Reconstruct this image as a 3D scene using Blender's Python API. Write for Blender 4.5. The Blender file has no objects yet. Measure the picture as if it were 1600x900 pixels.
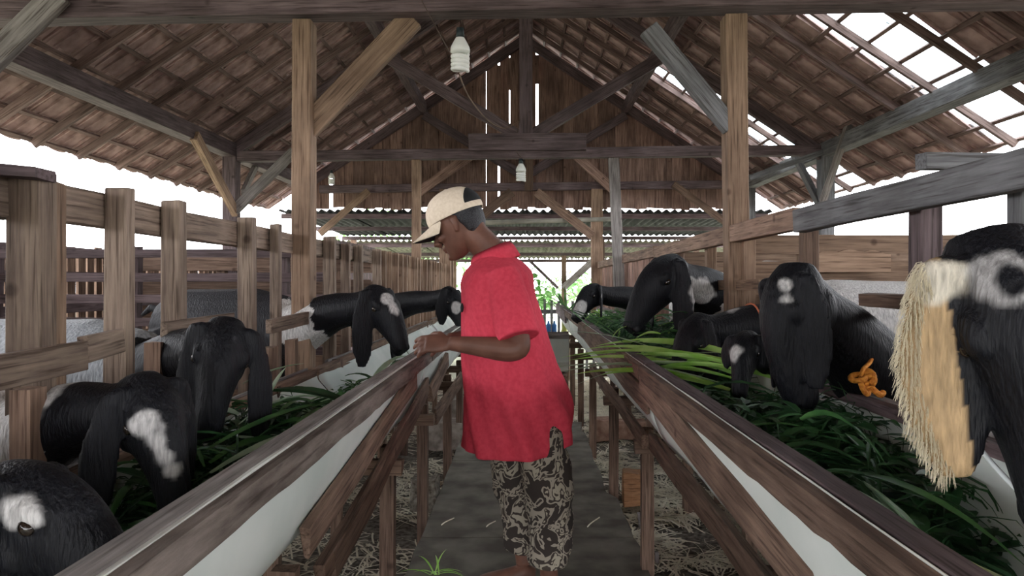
import bpy, bmesh, math, random
from mathutils import Vector, Matrix, noise
random.seed(7)
V = Vector
F = 1150.0; VPX = 820.0; VPY = 440.0; CH = 1.17
def P(px, py, Y):
    """a point of the place at distance Y along the aisle, from a reading on the photograph"""
    return V(((px-VPX)/F*Y, Y, CH-(py-VPY)/F*Y))
SC = bpy.context.scene
COL = SC.collection
# ------------------------------------------------------------------ camera, sky, exposure
cam = bpy.data.cameras.new('camera'); camo = bpy.data.objects.new('camera', cam); COL.objects.link(camo)
camo.location = (0, 0, CH); camo.rotation_euler = (math.pi/2, 0, 0)
cam.sensor_width = 36; cam.lens = 36*F/1600
cam.shift_x = -(VPX-800)/1600; cam.shift_y = (VPY-450)/1600
cam.clip_start = 0.02; cam.clip_end = 300
SC.camera = camo
W = bpy.data.worlds.new('sky'); SC.world = W; W.use_nodes = True
bg = W.node_tree.nodes['Background']; bg.inputs[0].default_value = (0.96, 0.965, 1.0, 1); bg.inputs[1].default_value = 6.0
SC.view_settings.view_transform = 'Standard'; SC.view_settings.look = 'None'
SC.view_settings.gamma = 1; SC.view_settings.use_curve_mapping = False
SC.view_settings.exposure = 0.5
# ------------------------------------------------------------------ materials
def new_mat(name):
    m = bpy.data.materials.new(name); m.use_nodes = True
    nt = m.node_tree; b = nt.nodes['Principled BSDF']; return m, nt, b
def N(nt, t, **kw):
    n = nt.nodes.new(t)
    for k, v in kw.items():
        if k.startswith('i_'):
            n.inputs[int(k[2:])].default_value = v
        else: setattr(n, k, v)
    return n
def ramp(nt, stops, interp='LINEAR'):
    r = nt.nodes.new('ShaderNodeValToRGB'); e = r.color_ramp.elements; r.color_ramp.interpolation = interp
    while len(e) < len(stops): e.new(0.5)
    for el, (p, c) in zip(e, stops):
        el.position = p; el.color = (*c, 1)
    return r
def wood(name, c1, c2, rough=.75, grain=34, axis=0, var=.35, bump=.35):
    m, nt, b = new_mat(name); L = nt.links.new
    tc = N(nt, 'ShaderNodeTexCoord'); oi = N(nt, 'ShaderNodeObjectInfo')
    off = N(nt, 'ShaderNodeVectorMath', operation='SCALE'); off.inputs[0].default_value = (37, 53, 71); L(oi.outputs['Random'], off.inputs['Scale'])
    add = N(nt, 'ShaderNodeVectorMath', operation='ADD'); L(tc.outputs['Object'], add.inputs[0]); L(off.outputs[0], add.inputs[1])
    sc = [grain]*3; sc[axis] = 2.4
    mp = N(nt, 'ShaderNodeMapping'); mp.inputs['Scale'].default_value = sc; L(add.outputs[0], mp.inputs[0])
    n1 = N(nt, 'ShaderNodeTexNoise'); n1.inputs['Scale'].default_value = 1.6; n1.inputs['Detail'].default_value = 6; n1.inputs['Roughness'].default_value = .65; L(mp.outputs[0], n1.inputs['Vector'])
    r1 = ramp(nt, [(.32, c1), (.68, c2)]); L(n1.outputs[0], r1.inputs[0])
    n2 = N(nt, 'ShaderNodeTexNoise'); n2.inputs['Scale'].default_value = 3.2; n2.inputs['Detail'].default_value = 5; L(add.outputs[0], n2.inputs['Vector'])
    r2 = ramp(nt, [(.35, (.55, .53, .52)), (.6, (1, 1, 1))]); L(n2.outputs[0], r2.inputs[0])
    mx = N(nt, 'ShaderNodeMixRGB', blend_type='MULTIPLY'); mx.inputs[0].default_value = .8; L(r1.outputs[0], mx.inputs[1]); L(r2.outputs[0], mx.inputs[2])
    mr = N(nt, 'ShaderNodeMapRange'); mr.inputs['To Min'].default_value = 1-var; mr.inputs['To Max'].default_value = 1+var; L(oi.outputs['Random'], mr.inputs[0])
    hs = N(nt, 'ShaderNodeHueSaturation'); L(mr.outputs[0], hs.inputs['Value']); L(mx.outputs[0], hs.inputs['Color'])
    m3 = N(nt, 'ShaderNodeMapping'); sc3 = [grain*4]*3; sc3[axis] = 5; m3.inputs['Scale'].default_value = sc3; L(add.outputs[0], m3.inputs[0])
    n3 = N(nt, 'ShaderNodeTexNoise'); n3.inputs['Scale'].default_value = 1; n3.inputs['Detail'].default_value = 3; L(m3.outputs[0], n3.inputs['Vector'])
    r3 = ramp(nt, [(.34, (.45, .42, .40)), (.44, (.92, .92, .92)), (.7, (1.1, 1.1, 1.1))]); L(n3.outputs[0], r3.inputs[0])
    kn = N(nt, 'ShaderNodeTexVoronoi'); kn.inputs['Scale'].default_value = 5.5; L(add.outputs[0], kn.inputs['Vector'])
    r4 = ramp(nt, [(.05, (.35, .3, .28)), (.11, (1, 1, 1))]); L(kn.outputs['Distance'], r4.inputs[0])
    mm = N(nt, 'ShaderNodeMixRGB', blend_type='MULTIPLY'); mm.inputs[0].default_value = 1; L(hs.outputs[0], mm.inputs[1]); L(r3.outputs[0], mm.inputs[2])
    m4 = N(nt, 'ShaderNodeMixRGB', blend_type='MULTIPLY'); m4.inputs[0].default_value = .8; L(mm.outputs[0], m4.inputs[1]); L(r4.outputs[0], m4.inputs[2])
    L(m4.outputs[0], b.inputs['Base Color']); b.inputs['Roughness'].default_value = rough; b.inputs['Specular IOR Level'].default_value = .25
    bp = N(nt, 'ShaderNodeBump'); bp.inputs['Strength'].default_value = bump; bp.inputs['Distance'].default_value = .006; L(n1.outputs[0], bp.inputs['Height']); L(bp.outputs[0], b.inputs['Normal'])
    return m
def plain(name, c, rough=.6, c2=None, sc=20, bump=0, spec=.3, det=4, lo=.35, hi=.65):
    m, nt, b = new_mat(name); L = nt.links.new
    b.inputs['Roughness'].default_value = rough; b.inputs['Specular IOR Level'].default_value = spec
    if c2 is None: b.inputs['Base Color'].default_value = (*c, 1)
    else:
        tc = N(nt, 'ShaderNodeTexCoord'); n = N(nt, 'ShaderNodeTexNoise'); n.inputs['Scale'].default_value = sc; n.inputs['Detail'].default_value = det
        L(tc.outputs['Object'], n.inputs['Vector']); r = ramp(nt, [(lo, c), (hi, c2)]); L(n.outputs[0], r.inputs[0]); L(r.outputs[0], b.inputs['Base Color'])
        if bump:
            bp = N(nt, 'ShaderNodeBump'); bp.inputs['Strength'].default_value = bump; bp.inputs['Distance'].default_value = .01; L(n.outputs[0], bp.inputs['Height']); L(bp.outputs[0], b.inputs['Normal'])
    return m
M = {}
M['fence'] = wood('fence_wood', (.15, .108, .085), (.36, .275, .21), var=.2)
M['bark'] = wood('bark_edged_wood', (.10, .078, .066), (.30, .25, .22), var=.1, bump=.9, grain=16)
M['dark'] = wood('weathered_dark_wood', (.085, .060, .062), (.20, .148, .152), var=.2)
M['brown'] = wood('brown_wood', (.14, .085, .06), (.30, .20, .145))
M['post'] = wood('post_wood', (.21, .135, .09), (.38, .26, .18), var=.22)
M['grey'] = wood('grey_wood', (.15, .135, .128), (.32, .29, .272), var=.22)
M['slate'] = wood('slate_grey_wood', (.10, .10, .105), (.22, .22, .225), var=.15)
M['gable'] = wood('reddish_plank_wood', (.19, .115, .09), (.40, .26, .205), var=.22)
M['raft'] = wood('rafter_wood', (.14, .092, .082), (.30, .21, .185), var=.2)
M['plank'] = wood('trough_plank_wood', (.11, .068, .05), (.27, .18, .135), var=.25, bump=.7)
M['orange'] = wood('fresh_cut_wood', (.36, .17, .08), (.55, .30, .16), var=.1)
M['batten'] = wood('batten_wood', (.10, .07, .055), (.2, .145, .12), axis=1, var=.1)
M['tile'] = plain('clay_tile', (.25, .165, .15), .8, (.52, .37, .335), 7, .3)
M['liner'] = plain('white_trough_liner', (.60, .66, .62), .45, (.76, .79, .75), 3, 0, .4)
M['liner_edge'] = plain('liner_edge', (.72, .73, .68), .5)
M['concrete'] = plain('walkway_concrete', (.10, .09, .076), .9, (.20, .185, .155), 6, .4, .2, 8)
M['dirt'] = plain('dirt', (.085, .07, .055), .95, (.26, .235, .20), 40, .8, .1, 8)
M['outground'] = plain('outside_ground', (.26, .25, .20), .95, (.36, .38, .28), 1.5, 0, .1)
M['straw'] = plain('straw', (.58, .51, .38), .8, (.85, .80, .66), 3, 0, .2)
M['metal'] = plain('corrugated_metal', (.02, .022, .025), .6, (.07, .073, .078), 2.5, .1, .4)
M['fibre'] = plain('pale_corrugated_sheet', (.18, .17, .14), .7, (.34, .32, .26), 5, 0, .3)
M['bulb'] = plain('white_lamp_plastic', (.85, .86, .83), .35)
M['socket'] = plain('black_socket', (.03, .04, .045), .4)
M['wire'] = plain('brown_wire', (.09, .06, .05), .5)
M['brick'] = plain('brick', (.22, .12, .085), .9, (.42, .27, .2), 14, .4)
M['stone'] = plain('stone', (.17, .14, .12), .9, (.36, .31, .27), 14, .5)
M['blue'] = plain('blue_plastic', (.06, .2, .5), .4)
M['rope_o'] = plain('orange_rope', (.65, .20, .03), .7, (.85, .36, .05), 120, .6)
M['cord_r'] = plain('red_cord', (.55, .16, .08), .7)
M['rope_w'] = plain('white_cord', (.75, .8, .8), .5)
def glass_tile():
    m, nt, b = new_mat('clear_glass_tile'); L = nt.links.new
    t = N(nt, 'ShaderNodeBsdfTransparent'); t.inputs[0].default_value = (.93, .96, .97, 1)
    g = N(nt, 'ShaderNodeBsdfGlossy'); g.inputs['Roughness'].default_value = .1
    mx = N(nt, 'ShaderNodeMixShader'); mx.inputs[0].default_value = .06
    L(t.outputs[0], mx.inputs[1]); L(g.outputs[0], mx.inputs[2]); L(mx.outputs[0], nt.nodes['Material Output'].inputs[0]); return m
M['glass'] = glass_tile()
def leafmat(name, c1, c2, rough=.45):
    m, nt, b = new_mat(name); L = nt.links.new
    tc = N(nt, 'ShaderNodeTexCoord'); n = N(nt, 'ShaderNodeTexNoise'); n.inputs['Scale'].default_value = 9; L(tc.outputs['Object'], n.inputs['Vector'])
    r = ramp(nt, [(.35, c1), (.65, c2)]); L(n.outputs[0], r.inputs[0]); L(r.outputs[0], b.inputs['Base Color']); b.inputs['Roughness'].default_value = rough
    tl = N(nt, 'ShaderNodeBsdfTranslucent'); L(r.outputs[0], tl.inputs[0]); mx = N(nt, 'ShaderNodeMixShader'); mx.inputs[0].default_value = .3
    L(b.outputs[0], mx.inputs[1]); L(tl.outputs[0], mx.inputs[2]); L(mx.outputs[0], nt.nodes['Material Output'].inputs[0]); return m
M['leaf'] = leafmat('shade_darkened_leaf', (.014, .05, .018), (.05, .14, .05))  # green darkened so the colour carries the shade inside the troughs
M['leaf2'] = leafmat('mid_green_leaf', (.035, .12, .035), (.11, .26, .08))
M['leafb'] = leafmat('bright_green_leaf', (.30, .60, .09), (.52, .80, .26), .4)
M['leafp'] = leafmat('pale_green_leaf', (.35, .52, .33), (.60, .74, .55))
M['stalk'] = leafmat('yellow_green_stalk', (.25, .30, .05), (.42, .45, .12))
M['bush'] = leafmat('garden_green', (.10, .30, .06), (.30, .55, .20))
def fur():
    m, nt, b = new_mat('goat_hair'); L = nt.links.new
    a = N(nt, 'ShaderNodeAttribute'); a.attribute_name = 'Col'
    tc = N(nt, 'ShaderNodeTexCoord'); mp = N(nt, 'ShaderNodeMapping'); mp.inputs['Scale'].default_value = (160, 160, 28); L(tc.outputs['Object'], mp.inputs[0])
    n = N(nt, 'ShaderNodeTexNoise'); n.inputs['Scale'].default_value = 1; n.inputs['Detail'].default_value = 3; L(mp.outputs[0], n.inputs['Vector'])
    r = ramp(nt, [(.3, (.6, .6, .6)), (.7, (1.15, 1.15, 1.15))]); L(n.outputs[0], r.inputs[0])
    mx = N(nt, 'ShaderNodeMixRGB', blend_type='MULTIPLY'); mx.inputs[0].default_value = 1; L(a.outputs['Color'], mx.inputs[1]); L(r.outputs[0], mx.inputs[2])
    L(mx.outputs[0], b.inputs['Base Color']); b.inputs['Roughness'].default_value = .55; b.inputs['Specular IOR Level'].default_value = .24
    bp = N(nt, 'ShaderNodeBump'); bp.inputs['Strength'].default_value = .9; bp.inputs['Distance'].default_value = .006; L(n.outputs[0], bp.inputs['Height']); L(bp.outputs[0], b.inputs['Normal'])
    return m
M['fur'] = fur()
M['eye'] = plain('goat_eye', (.018, .012, .008), .1, spec=.6)
M['skin'] = plain('brown_skin', (.12, .055, .038), .5, (.17, .08, .055), 18, .05)
M['shirt'] = plain('red_polo_cloth', (.62, .050, .085), .85, (.70, .07, .11), 60, .15, .15)
M['cap'] = plain('beige_cap_cloth', (.66, .55, .42), .85, (.74, .63, .50), 90, .1)
M['black'] = plain('black_cloth', (.012, .012, .013), .7)
M['hair'] = plain('greying_hair', (.008, .008, .009), .6, (.045, .045, .05), 220, .4)
M['white'] = plain('white_thread', (.8, .8, .78), .6)
def camo():
    m, nt, b = new_mat('camouflage_cloth'); L = nt.links.new
    tc = N(nt, 'ShaderNodeTexCoord')
    n = N(nt, 'ShaderNodeTexNoise'); n.inputs['Scale'].default_value = 16; n.inputs['Detail'].default_value = 2.2; n.inputs['Distortion'].default_value = 1.0; L(tc.outputs['Object'], n.inputs['Vector'])
    r = ramp(nt, [(0, (.035, .026, .022)), (.46, (.33, .29, .235)), (.53, (.045, .033, .028)), (.58, (.37, .33, .26)), (.65, (.06, .045, .035))], 'CONSTANT'); L(n.outputs[0], r.inputs[0]); L(r.outputs[0], b.inputs['Base Color'])
    b.inputs['Roughness'].default_value = .9; return m
M['camo'] = camo()
# ------------------------------------------------------------------ helpers
def tag(o, label=None, cat=None, group=None, kind=None):
    if label: o['label'] = label
    if cat: o['category'] = cat
    if group: o['group'] = group
    if kind: o['kind'] = kind
    return o
def put(name, me, mat=None, parent=None, mw=None):
    o = bpy.data.objects.new(name, me); COL.objects.link(o)
    if mat is not None and not me.materials: me.materials.append(mat)
    if mw is not None: o.matrix_world = mw
    if parent is not None:
        o.parent = parent; o.matrix_parent_inverse = Matrix.Translation(-parent_world(parent))
    return o
PW = {}
def parent_world(p):
    return PW.get(p.name, V(p.location))
def thing(name, loc, label=None, cat=None, group=None, kind=None, parent=None):
    o = bpy.data.objects.new(name, None); COL.objects.link(o); o.location = loc; o.empty_display_size = .1
    PW[o.name] = V(loc)
    return tag(o, label, cat, group, kind)
def mesh_from(bm, name='m', smooth=False):
    me = bpy.data.meshes.new(name); bm.to_mesh(me); bm.free()
    if smooth:
        for p in me.polygons: p.use_smooth = True
    return me
def centre_obj(name, me, mat, parent=None, base=True):
    """give the mesh an origin at its own base centre"""
    xs = [v.co for v in me.vertices]
    c = V(((min(v.x for v in xs)+max(v.x for v in xs))/2, (min(v.y for v in xs)+max(v.y for v in xs))/2, min(v.z for v in xs)))
    me.transform(Matrix.Translation(-c))
    return put(name, me, mat, parent, Matrix.Translation(c))
def box_bm(bm, mw, L, w, h, seg=1, wob=0.0, rnd=random):
    rings = []
    for i in range(seg+1):
        x = L*(i/seg-.5); r = []
        for (a, b) in ((-1, -1), (1, -1), (1, 1), (-1, 1)):
            r.append(bm.verts.new(mw @ V((x+(rnd.uniform(-wob, wob) if i in (0, seg) else 0), a*w/2+rnd.uniform(-wob, wob), b*h/2+rnd.uniform(-wob, wob)))))
        rings.append(r)
    for i in range(seg):
        for k in range(4):
            bm.faces.new((rings[i][k], rings[i+1][k], rings[i+1][(k+1) % 4], rings[i][(k+1) % 4]))
    bm.faces.new(rings[0]); bm.faces.new(rings[-1][::-1])
def frame(p0, p1, up):
    x = (p1-p0); L = x.length; x.normalize(); z = (up-x*up.dot(x)).normalized(); y = z.cross(x)
    m = Matrix(((x.x, y.x, z.x), (x.y, y.y, z.y), (x.z, y.z, z.z))).to_4x4(); m.translation = (p0+p1)/2
    return m, L
def beam(name, p0, p1, w, h, mat, parent=None, up=None, wob=.003, seg=None, bevel=0, roll=0):
    """a timber of its own: w across, h along `up`"""
    p0 = V(p0); p1 = V(p1)
    if up is None: up = V((0, 1, 0)) if abs((p1-p0).normalized().z) > .8 else V((0, 0, 1))
    m, L = frame(p0, p1, V(up))
    if roll: m = m @ Matrix.Rotation(roll, 4, 'X')
    bm = bmesh.new(); box_bm(bm, Matrix.Identity(4), L, w, h, seg or max(1, min(6, int(L/.35))), wob)
    bmesh.ops.recalc_face_normals(bm, faces=bm.faces)
    if bevel:
        bmesh.ops.bevel(bm, geom=[e for e in bm.edges if e.calc_face_angle(0) > .5], offset=bevel, segments=1, affect='EDGES')
    return put(name, mesh_from(bm), mat, parent, m)
def ring(c, U, W_, n=14):
    return [c+U*math.cos(2*math.pi*i/n)+W_*math.sin(2*math.pi*i/n) for i in range(n)]
def skin_rings(bm, rs, cap=True):
    vs = [[bm.verts.new(p) for p in r] for r in rs]; n = len(rs[0])
    for a, b in zip(vs, vs[1:]):
        for k in range(n): bm.faces.new((a[k], a[(k+1) % n], b[(k+1) % n], b[k]))
    if cap: bm.faces.new(vs[0][::-1]); bm.faces.new(vs[-1])
def tube(bm, pts, rad, n=12, flat=None, cap=True, ref=None):
    """round tube through pts; rad is a number or a list of radii or (ru, rv) pairs"""
    pts = [V(p) for p in pts]; rs = []; last = None
    if not isinstance(rad, (list, tuple)): rad = [rad]*len(pts)
    for i, p in enumerate(pts):
        t = (pts[min(i+1, len(pts)-1)]-pts[max(i-1, 0)]).normalized()
        u = V(ref) if ref is not None else (last if last is not None else (V((0, 0, 1)) if abs(t.z) < .9 else V((0, 1, 0))))
        u = (u-t*u.dot(t)).normalized(); v = t.cross(u); last = u
        r = rad[i]; ru, rv = r if isinstance(r, (list, tuple)) else (r, r)
        rs.append(ring(p, u*ru, v*rv, n))
    skin_rings(bm, rs, cap)
def spl(pts, k=6):
    """Catmull-Rom through the points (any tuple length)"""
    pts = [tuple(p) for p in pts]; q = [pts[0]]+pts+[pts[-1]]; out = []
    for i in range(1, len(q)-2):
        for j in range(k):
            t = j/k; o = []
            for a, b, c, d in zip(q[i-1], q[i], q[i+1], q[i+2]):
                o.append(.5*((2*b)+(-a+c)*t+(2*a-5*b+4*c-d)*t*t+(-a+3*b-3*c+d)*t**3))
            out.append(tuple(o))
    out.append(pts[-1]); return out
def ball(bm, c, r, rot=None, sub=2):
    m = Matrix.Translation(V(c)) @ (rot.to_4x4() if rot else Matrix.Identity(4)) @ Matrix.Diagonal((*r, 1) if isinstance(r, (tuple, list)) else (r, r, r, 1))
    bmesh.ops.create_icosphere(bm, subdivisions=sub, radius=1, matrix=m)
def fuse(bm, voxel=.006, smooth=6, factor=.5):
    """overlapping lofts become one continuous surface"""
    bmesh.ops.recalc_face_normals(bm, faces=bm.faces)
    me = mesh_from(bm); o = bpy.data.objects.new('tmp', me); COL.objects.link(o)
    md = o.modifiers.new('r', 'REMESH'); md.mode = 'VOXEL'; md.voxel_size = voxel; md.use_smooth_shade = True
    if smooth:
        s = o.modifiers.new('s', 'SMOOTH'); s.iterations = smooth; s.factor = factor
    dg = bpy.context.evaluated_depsgraph_get(); dg.update()
    res = bpy.data.meshes.new_from_object(o.evaluated_get(dg)); bpy.data.objects.remove(o); bpy.data.meshes.remove(me)
    for p in res.polygons: p.use_smooth = True
    res.materials.clear()
    return res
def cable(name, pts, r, mat, parent=None, n=8, **kw):
    bm = bmesh.new(); tube(bm, spl([tuple(p) for p in pts], 6), r, n); return centre_obj(name, mesh_from(bm, smooth=True), mat, parent)
# ------------------------------------------------------------------ ground and walkway
RIDGE = 4.30; TAN = .66; EAVE = 3.35; Y0 = -4.5; Y1 = 9.5; GZ = -.16
def grid(x0, x1, y0, y1, z, nx, ny, amp):
    bm = bmesh.new(); vs = {}
    for i in range(nx+1):
        for j in range(ny+1):
            x = x0+(x1-x0)*i/nx; y = y0+(y1-y0)*j/ny
            vs[i, j] = bm.verts.new((x, y, z+amp*noise.noise(V((x*2.3, y*2.3, 0)))+amp*.5*noise.noise(V((x*9, y*9, 3)))))
    for i in range(nx):
        for j in range(ny): bm.faces.new((vs[i, j], vs[i+1, j], vs[i+1, j+1], vs[i, j+1]))
    return mesh_from(bm, smooth=True)
tag(put('floor', grid(-3.2, 3.2, -1.5, 10, GZ, 90, 150, .02), M['dirt']), kind='structure')
tag(put('floor', grid(-60, 60, -30, 90, GZ-.08, 8, 8, 0), M['outground']), kind='structure')
# concrete walkway, slightly irregular slab
wk = thing('floor', (0, 2.5, 0), kind='structure')
bm = bmesh.new()
ys = [-1.2+.15*i for i in range(50)]
for y0, y1 in ((-1.2, .9), (.91, 3.36), (3.37, 4.8), (4.81, 6.15)):
    n = 14; top = []; 
    for i in range(n+1):
        y = y0+(y1-y0)*i/n
        xl = -.475+.015*noise.noise(V((y*3, 1, 0))); xr = .50+.025*noise.noise(V((y*3, 5, 0)))-(.04 if y > 4 else 0)
        top.append([V((xl+(xr-xl)*k/6, y, .004*noise.noise(V((k, y*4, 2))))) for k in range(7)])
    b2 = bmesh.new(); g = [[b2.verts.new(p) for p in r] for r in top]; lo = [[b2.verts.new((p.x, p.y, -.055)) for p in r] for r in top]
    for i in range(n):
        for k in range(6):
            b2.faces.new((g[i][k], g[i][k+1], g[i+1][k+1], g[i+1][k])); b2.faces.new((lo[i][k], lo[i+1][k], lo[i+1][k+1], lo[i][k+1]))
        b2.faces.new((g[i][0], g[i+1][0], lo[i+1][0], lo[i][0])); b2.faces.new((g[i][6], lo[i][6], lo[i+1][6], g[i+1][6]))
    for r, s in ((0, 1), (n, -1)):
        for k in range(6): b2.faces.new((g[r][k], lo[r][k], lo[r][k+1], g[r][k+1])[::s])
    put('slab', mesh_from(b2), M['concrete'], wk)
bm.free()
# supports under the slab
for y in (0, 1.2, 2.4, 3.6, 4.8, 5.8):
    for x in (-.38, .38): beam('support_block', (x-.07, y, (GZ-.01-.055)/2-.0), (x+.07, y, (GZ-.01-.055)/2), .12, .115, M['stone'], wk)
# ------------------------------------------------------------------ roof
def tile_mesh():
    # clay tile seen mostly from below: an S profile across (local y), laid along local x, nib under the head
    bm = bmesh.new(); prof = [(-.128, .012), (-.10, .020), (-.06, .006), (-.01, 0), (.05, .002), (.09, .010), (.118, .022), (.132, .012)]
    for x0, x1, z0, z1 in ((-.135, .145, .012, -.006),):
        a = [bm.verts.new((x0, y, z+z0)) for y, z in prof]; b = [bm.verts.new((x1, y, z+z1)) for y, z in prof]
        c = [bm.verts.new((x0, y, z+z0-.011)) for y, z in prof]; d = [bm.verts.new((x1, y, z+z1-.011)) for y, z in prof]
        for k in range(len(prof)-1):
            bm.faces.new((a[k], b[k], b[k+1], a[k+1])); bm.faces.new((c[k], c[k+1], d[k+1], d[k]))
            bm.faces.new((b[k], d[k], d[k+1], b[k+1])); bm.faces.new((a[k], a[k+1], c[k+1], c[k]))
        bm.faces.new((a[0], c[0], d[0], b[0])); bm.faces.new((a[-1], b[-1], d[-1], c[-1]))
    box_bm(bm, Matrix.Translation((-.12, .0, -.008)), .018, .10, .02)      # nib
    box_bm(bm, Matrix.Translation((.02, -.085, -.004)), .22, .012, .016)    # ribs under the tile
    box_bm(bm, Matrix.Translation((.02, .075, -.008)), .22, .012, .016)
    bmesh.ops.recalc_face_normals(bm, faces=bm.faces)
    me = mesh_from(bm); me.materials.append(M['tile']); return me
TM = tile_mesh(); TG = TM.copy(); TG.materials.clear(); TG.materials.append(M['glass'])
ang = math.atan(TAN); SLOPE = EAVE/math.cos(ang); NR = 16; PR = SLOPE/NR; PCW = .25
def roof_pt(side, s, y, off=0):
    """s metres down the slope from the ridge; off metres above the slope plane"""
    return V((side*(s*math.cos(ang)+off*math.sin(ang)), y, RIDGE-s*math.sin(ang)+off*math.cos(ang)))
def in_sky(side, s, y):
    if side > 0:
        if 4.5 < y < 5.25 and s > .9: return 1
        if 7.25 < y < 8.0 and s > 1.5: return 1
    return 0
for side in (-1, 1):
    ce = thing('ceiling', (side*1.7, 3.5, RIDGE), kind='structure')
    tiles = []; nc = int((Y1-Y0)/PCW)
    for r in range(NR+0):
        for c in range(nc+1):
            s = (r+.5)*PR; y = Y0+(c+.5)*PCW
            p = roof_pt(side, s, y, .060)
            rot = Matrix.Rotation(0 if side > 0 else math.pi, 4, 'Z')
            mw = Matrix.Translation(p+V((random.uniform(-.006, .006), random.uniform(-.006, .006), random.uniform(-.002, .004)))) @ rot @ Matrix.Rotation(ang, 4, 'Y') @ Matrix.Rotation(random.uniform(-.03, .03), 4, 'Z') @ Matrix.Rotation(random.uniform(-.03, .03), 4, 'X')
            dy = y; vis = dy > 3.2 and 0 < VPX+F*p.x/dy < 1600 and VPY-F*(p.z-CH)/dy > 20
            tiles.append(((1/dy**2 if vis else 0), mw, in_sky(side, s, y)))
    tiles.sort(key=lambda t: -t[0]); rest = bmesh.new()
    for i, (a, mw, g) in enumerate(tiles):
        if g:
            o = put('glass_tile', TG, None, ce, mw)
            if i >= 0: o['label'] = 'clear glass roof tile'
        elif i < 300: put('roof_tile', TM, None, ce, mw)
        else:
            t = TM.copy(); t.transform(mw); rest.from_mesh(t); bpy.data.meshes.remove(t)
    me = mesh_from(rest); o = put('roof_tile', me, M['tile'], ce, None); o['kind'] = 'stuff'
    # rafters (down the slope) every half metre, battens along the roof
    k = 0; y = Y0+.0
    while y < Y1:
        beam('rafter', roof_pt(side, .0, y), roof_pt(side, SLOPE-.02, y+random.uniform(-.02, .02)), .034, .05, M['raft'], ce, wob=.004); y += .5
    for r in range(NR+1):
        s = max(.03, min(SLOPE-.03, r*PR+.02)); a = roof_pt(side, s, Y0, .034); b = roof_pt(side, s, Y1, .034)
        m, L = frame(a, b, V((0, 0, 1))); 
        beam('batten', a, b, .028, .018, M['raft'], ce, up=V((side*math.sin(ang), 0, math.cos(ang))), wob=.002, seg=12)
# ridge cap
bm = bmesh.new()
n = 56
for i in range(n):
    y = Y0+i*.25+.125
    rs = []
    for yy, r in ((y-.14, .10), (y+.14, .085)):
        rs.append([V((r*math.cos(a), yy, RIDGE+.06+r*.7*math.sin(a))) for a in [math.pi*t/6 for t in range(7)]]+[V((r*.85*math.cos(a), yy, RIDGE+.06+r*.58*math.sin(a))) for a in [math.pi*t/6 for t in range(6, -1, -1)]])
    skin_rings(bm, rs)
o = put('ridge_tile', mesh_from(bm), M['tile'], ce); o['kind'] = 'stuff'
# long timbers of the roof: wall plates, mid purlins, ridge beam
PX = 2.75; PZ = 2.40
pl1 = tag(beam('wall_plate', (-PX-.02, Y0, PZ-.02), (-PX+.0, Y1-.05, PZ), .12, .13, M['dark'], wob=.004, bevel=.004), 'long dark eave beam carrying the left roof slope', 'beam')
pl2 = tag(beam('wall_plate', (PX+.07, Y0, PZ), (PX+.07, Y1-.05, PZ), .12, .13, M['slate'], wob=.004, bevel=.004), 'long grey eave beam under the right roof slope by the glass tiles', 'beam')
QX = 1.27
for s, w in ((-1, 'left'), (1, 'right')):
    zz = RIDGE-QX*TAN-.11
    tag(beam('purlin', (s*QX, Y0, zz), (s*QX, Y1-.05, zz), .08, .12, M['dark'], wob=.004), 'dark purlin halfway up the %s roof slope' % w, 'beam')
tag(beam('ridge_beam', (0, Y0, RIDGE-.13), (0, Y1-.05, RIDGE-.13), .07, .13, M['dark']), 'dark ridge beam along the very top of the roof', 'beam')
# ------------------------------------------------------------------ trusses
FXL = -1.0; FXR = .955          # fence lines
# near truss
Y = 3.3
t1 = thing('roof_truss', (0, Y, -.2), 'nearest roof frame: broad horizontal beam at the top of the view on two square posts', 'roof frame')
bm_ = beam('tie_beam', P(-260, 26-5, Y), P(1760, -12, Y), .13, .13, M['dark'], t1, wob=.004, seg=8, bevel=.006)
bm_.location.z += .01
pL = beam('post', P(474, 32, Y)+V((0, .02, 0)), V((FXL+.0, Y+.02, .45)), .085, .10, M['post'], t1, wob=.002, bevel=.004)
beam('post', P(1148, 24, Y)+V((0, .02, 0)), V((FXR+.01, Y+.02, .45)), .095, .10, M['post'], t1, wob=.002, bevel=.004)
beam('post', V((-PX, Y, PZ-.1)), V((-PX, Y, GZ-.05)), .11, .11, M['dark'], t1)
beam('post', V((PX+.07, Y, PZ-.1)), V((PX+.07, Y, GZ-.05)), .11, .11, M['dark'], t1)
beam('brace', P(645, 28, Y+.05), P(470, 212, Y+.05), .05, .105, M['post'], t1, bevel=.004)
beam('brace', P(1012, 45, Y-.05), P(1142, 200, Y-.0), .05, .085, M['slate'], t1, bevel=.004)
b_ = beam('brace', P(95, -10, Y-.12), P(-60, 140, Y-.12), .05, .10, M['grey'], t1, bevel=.004)
for s in (-1, 1): beam('rafter_beam', V((s*PX, Y, PZ+.0)), V((s*.03, Y, RIDGE-.09)), .06, .10, M['dark'], t1)
beam('king_post', V((0, Y, 2.37)), V((0, Y, RIDGE-.15)), .1, .1, M['dark'], t1)
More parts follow.
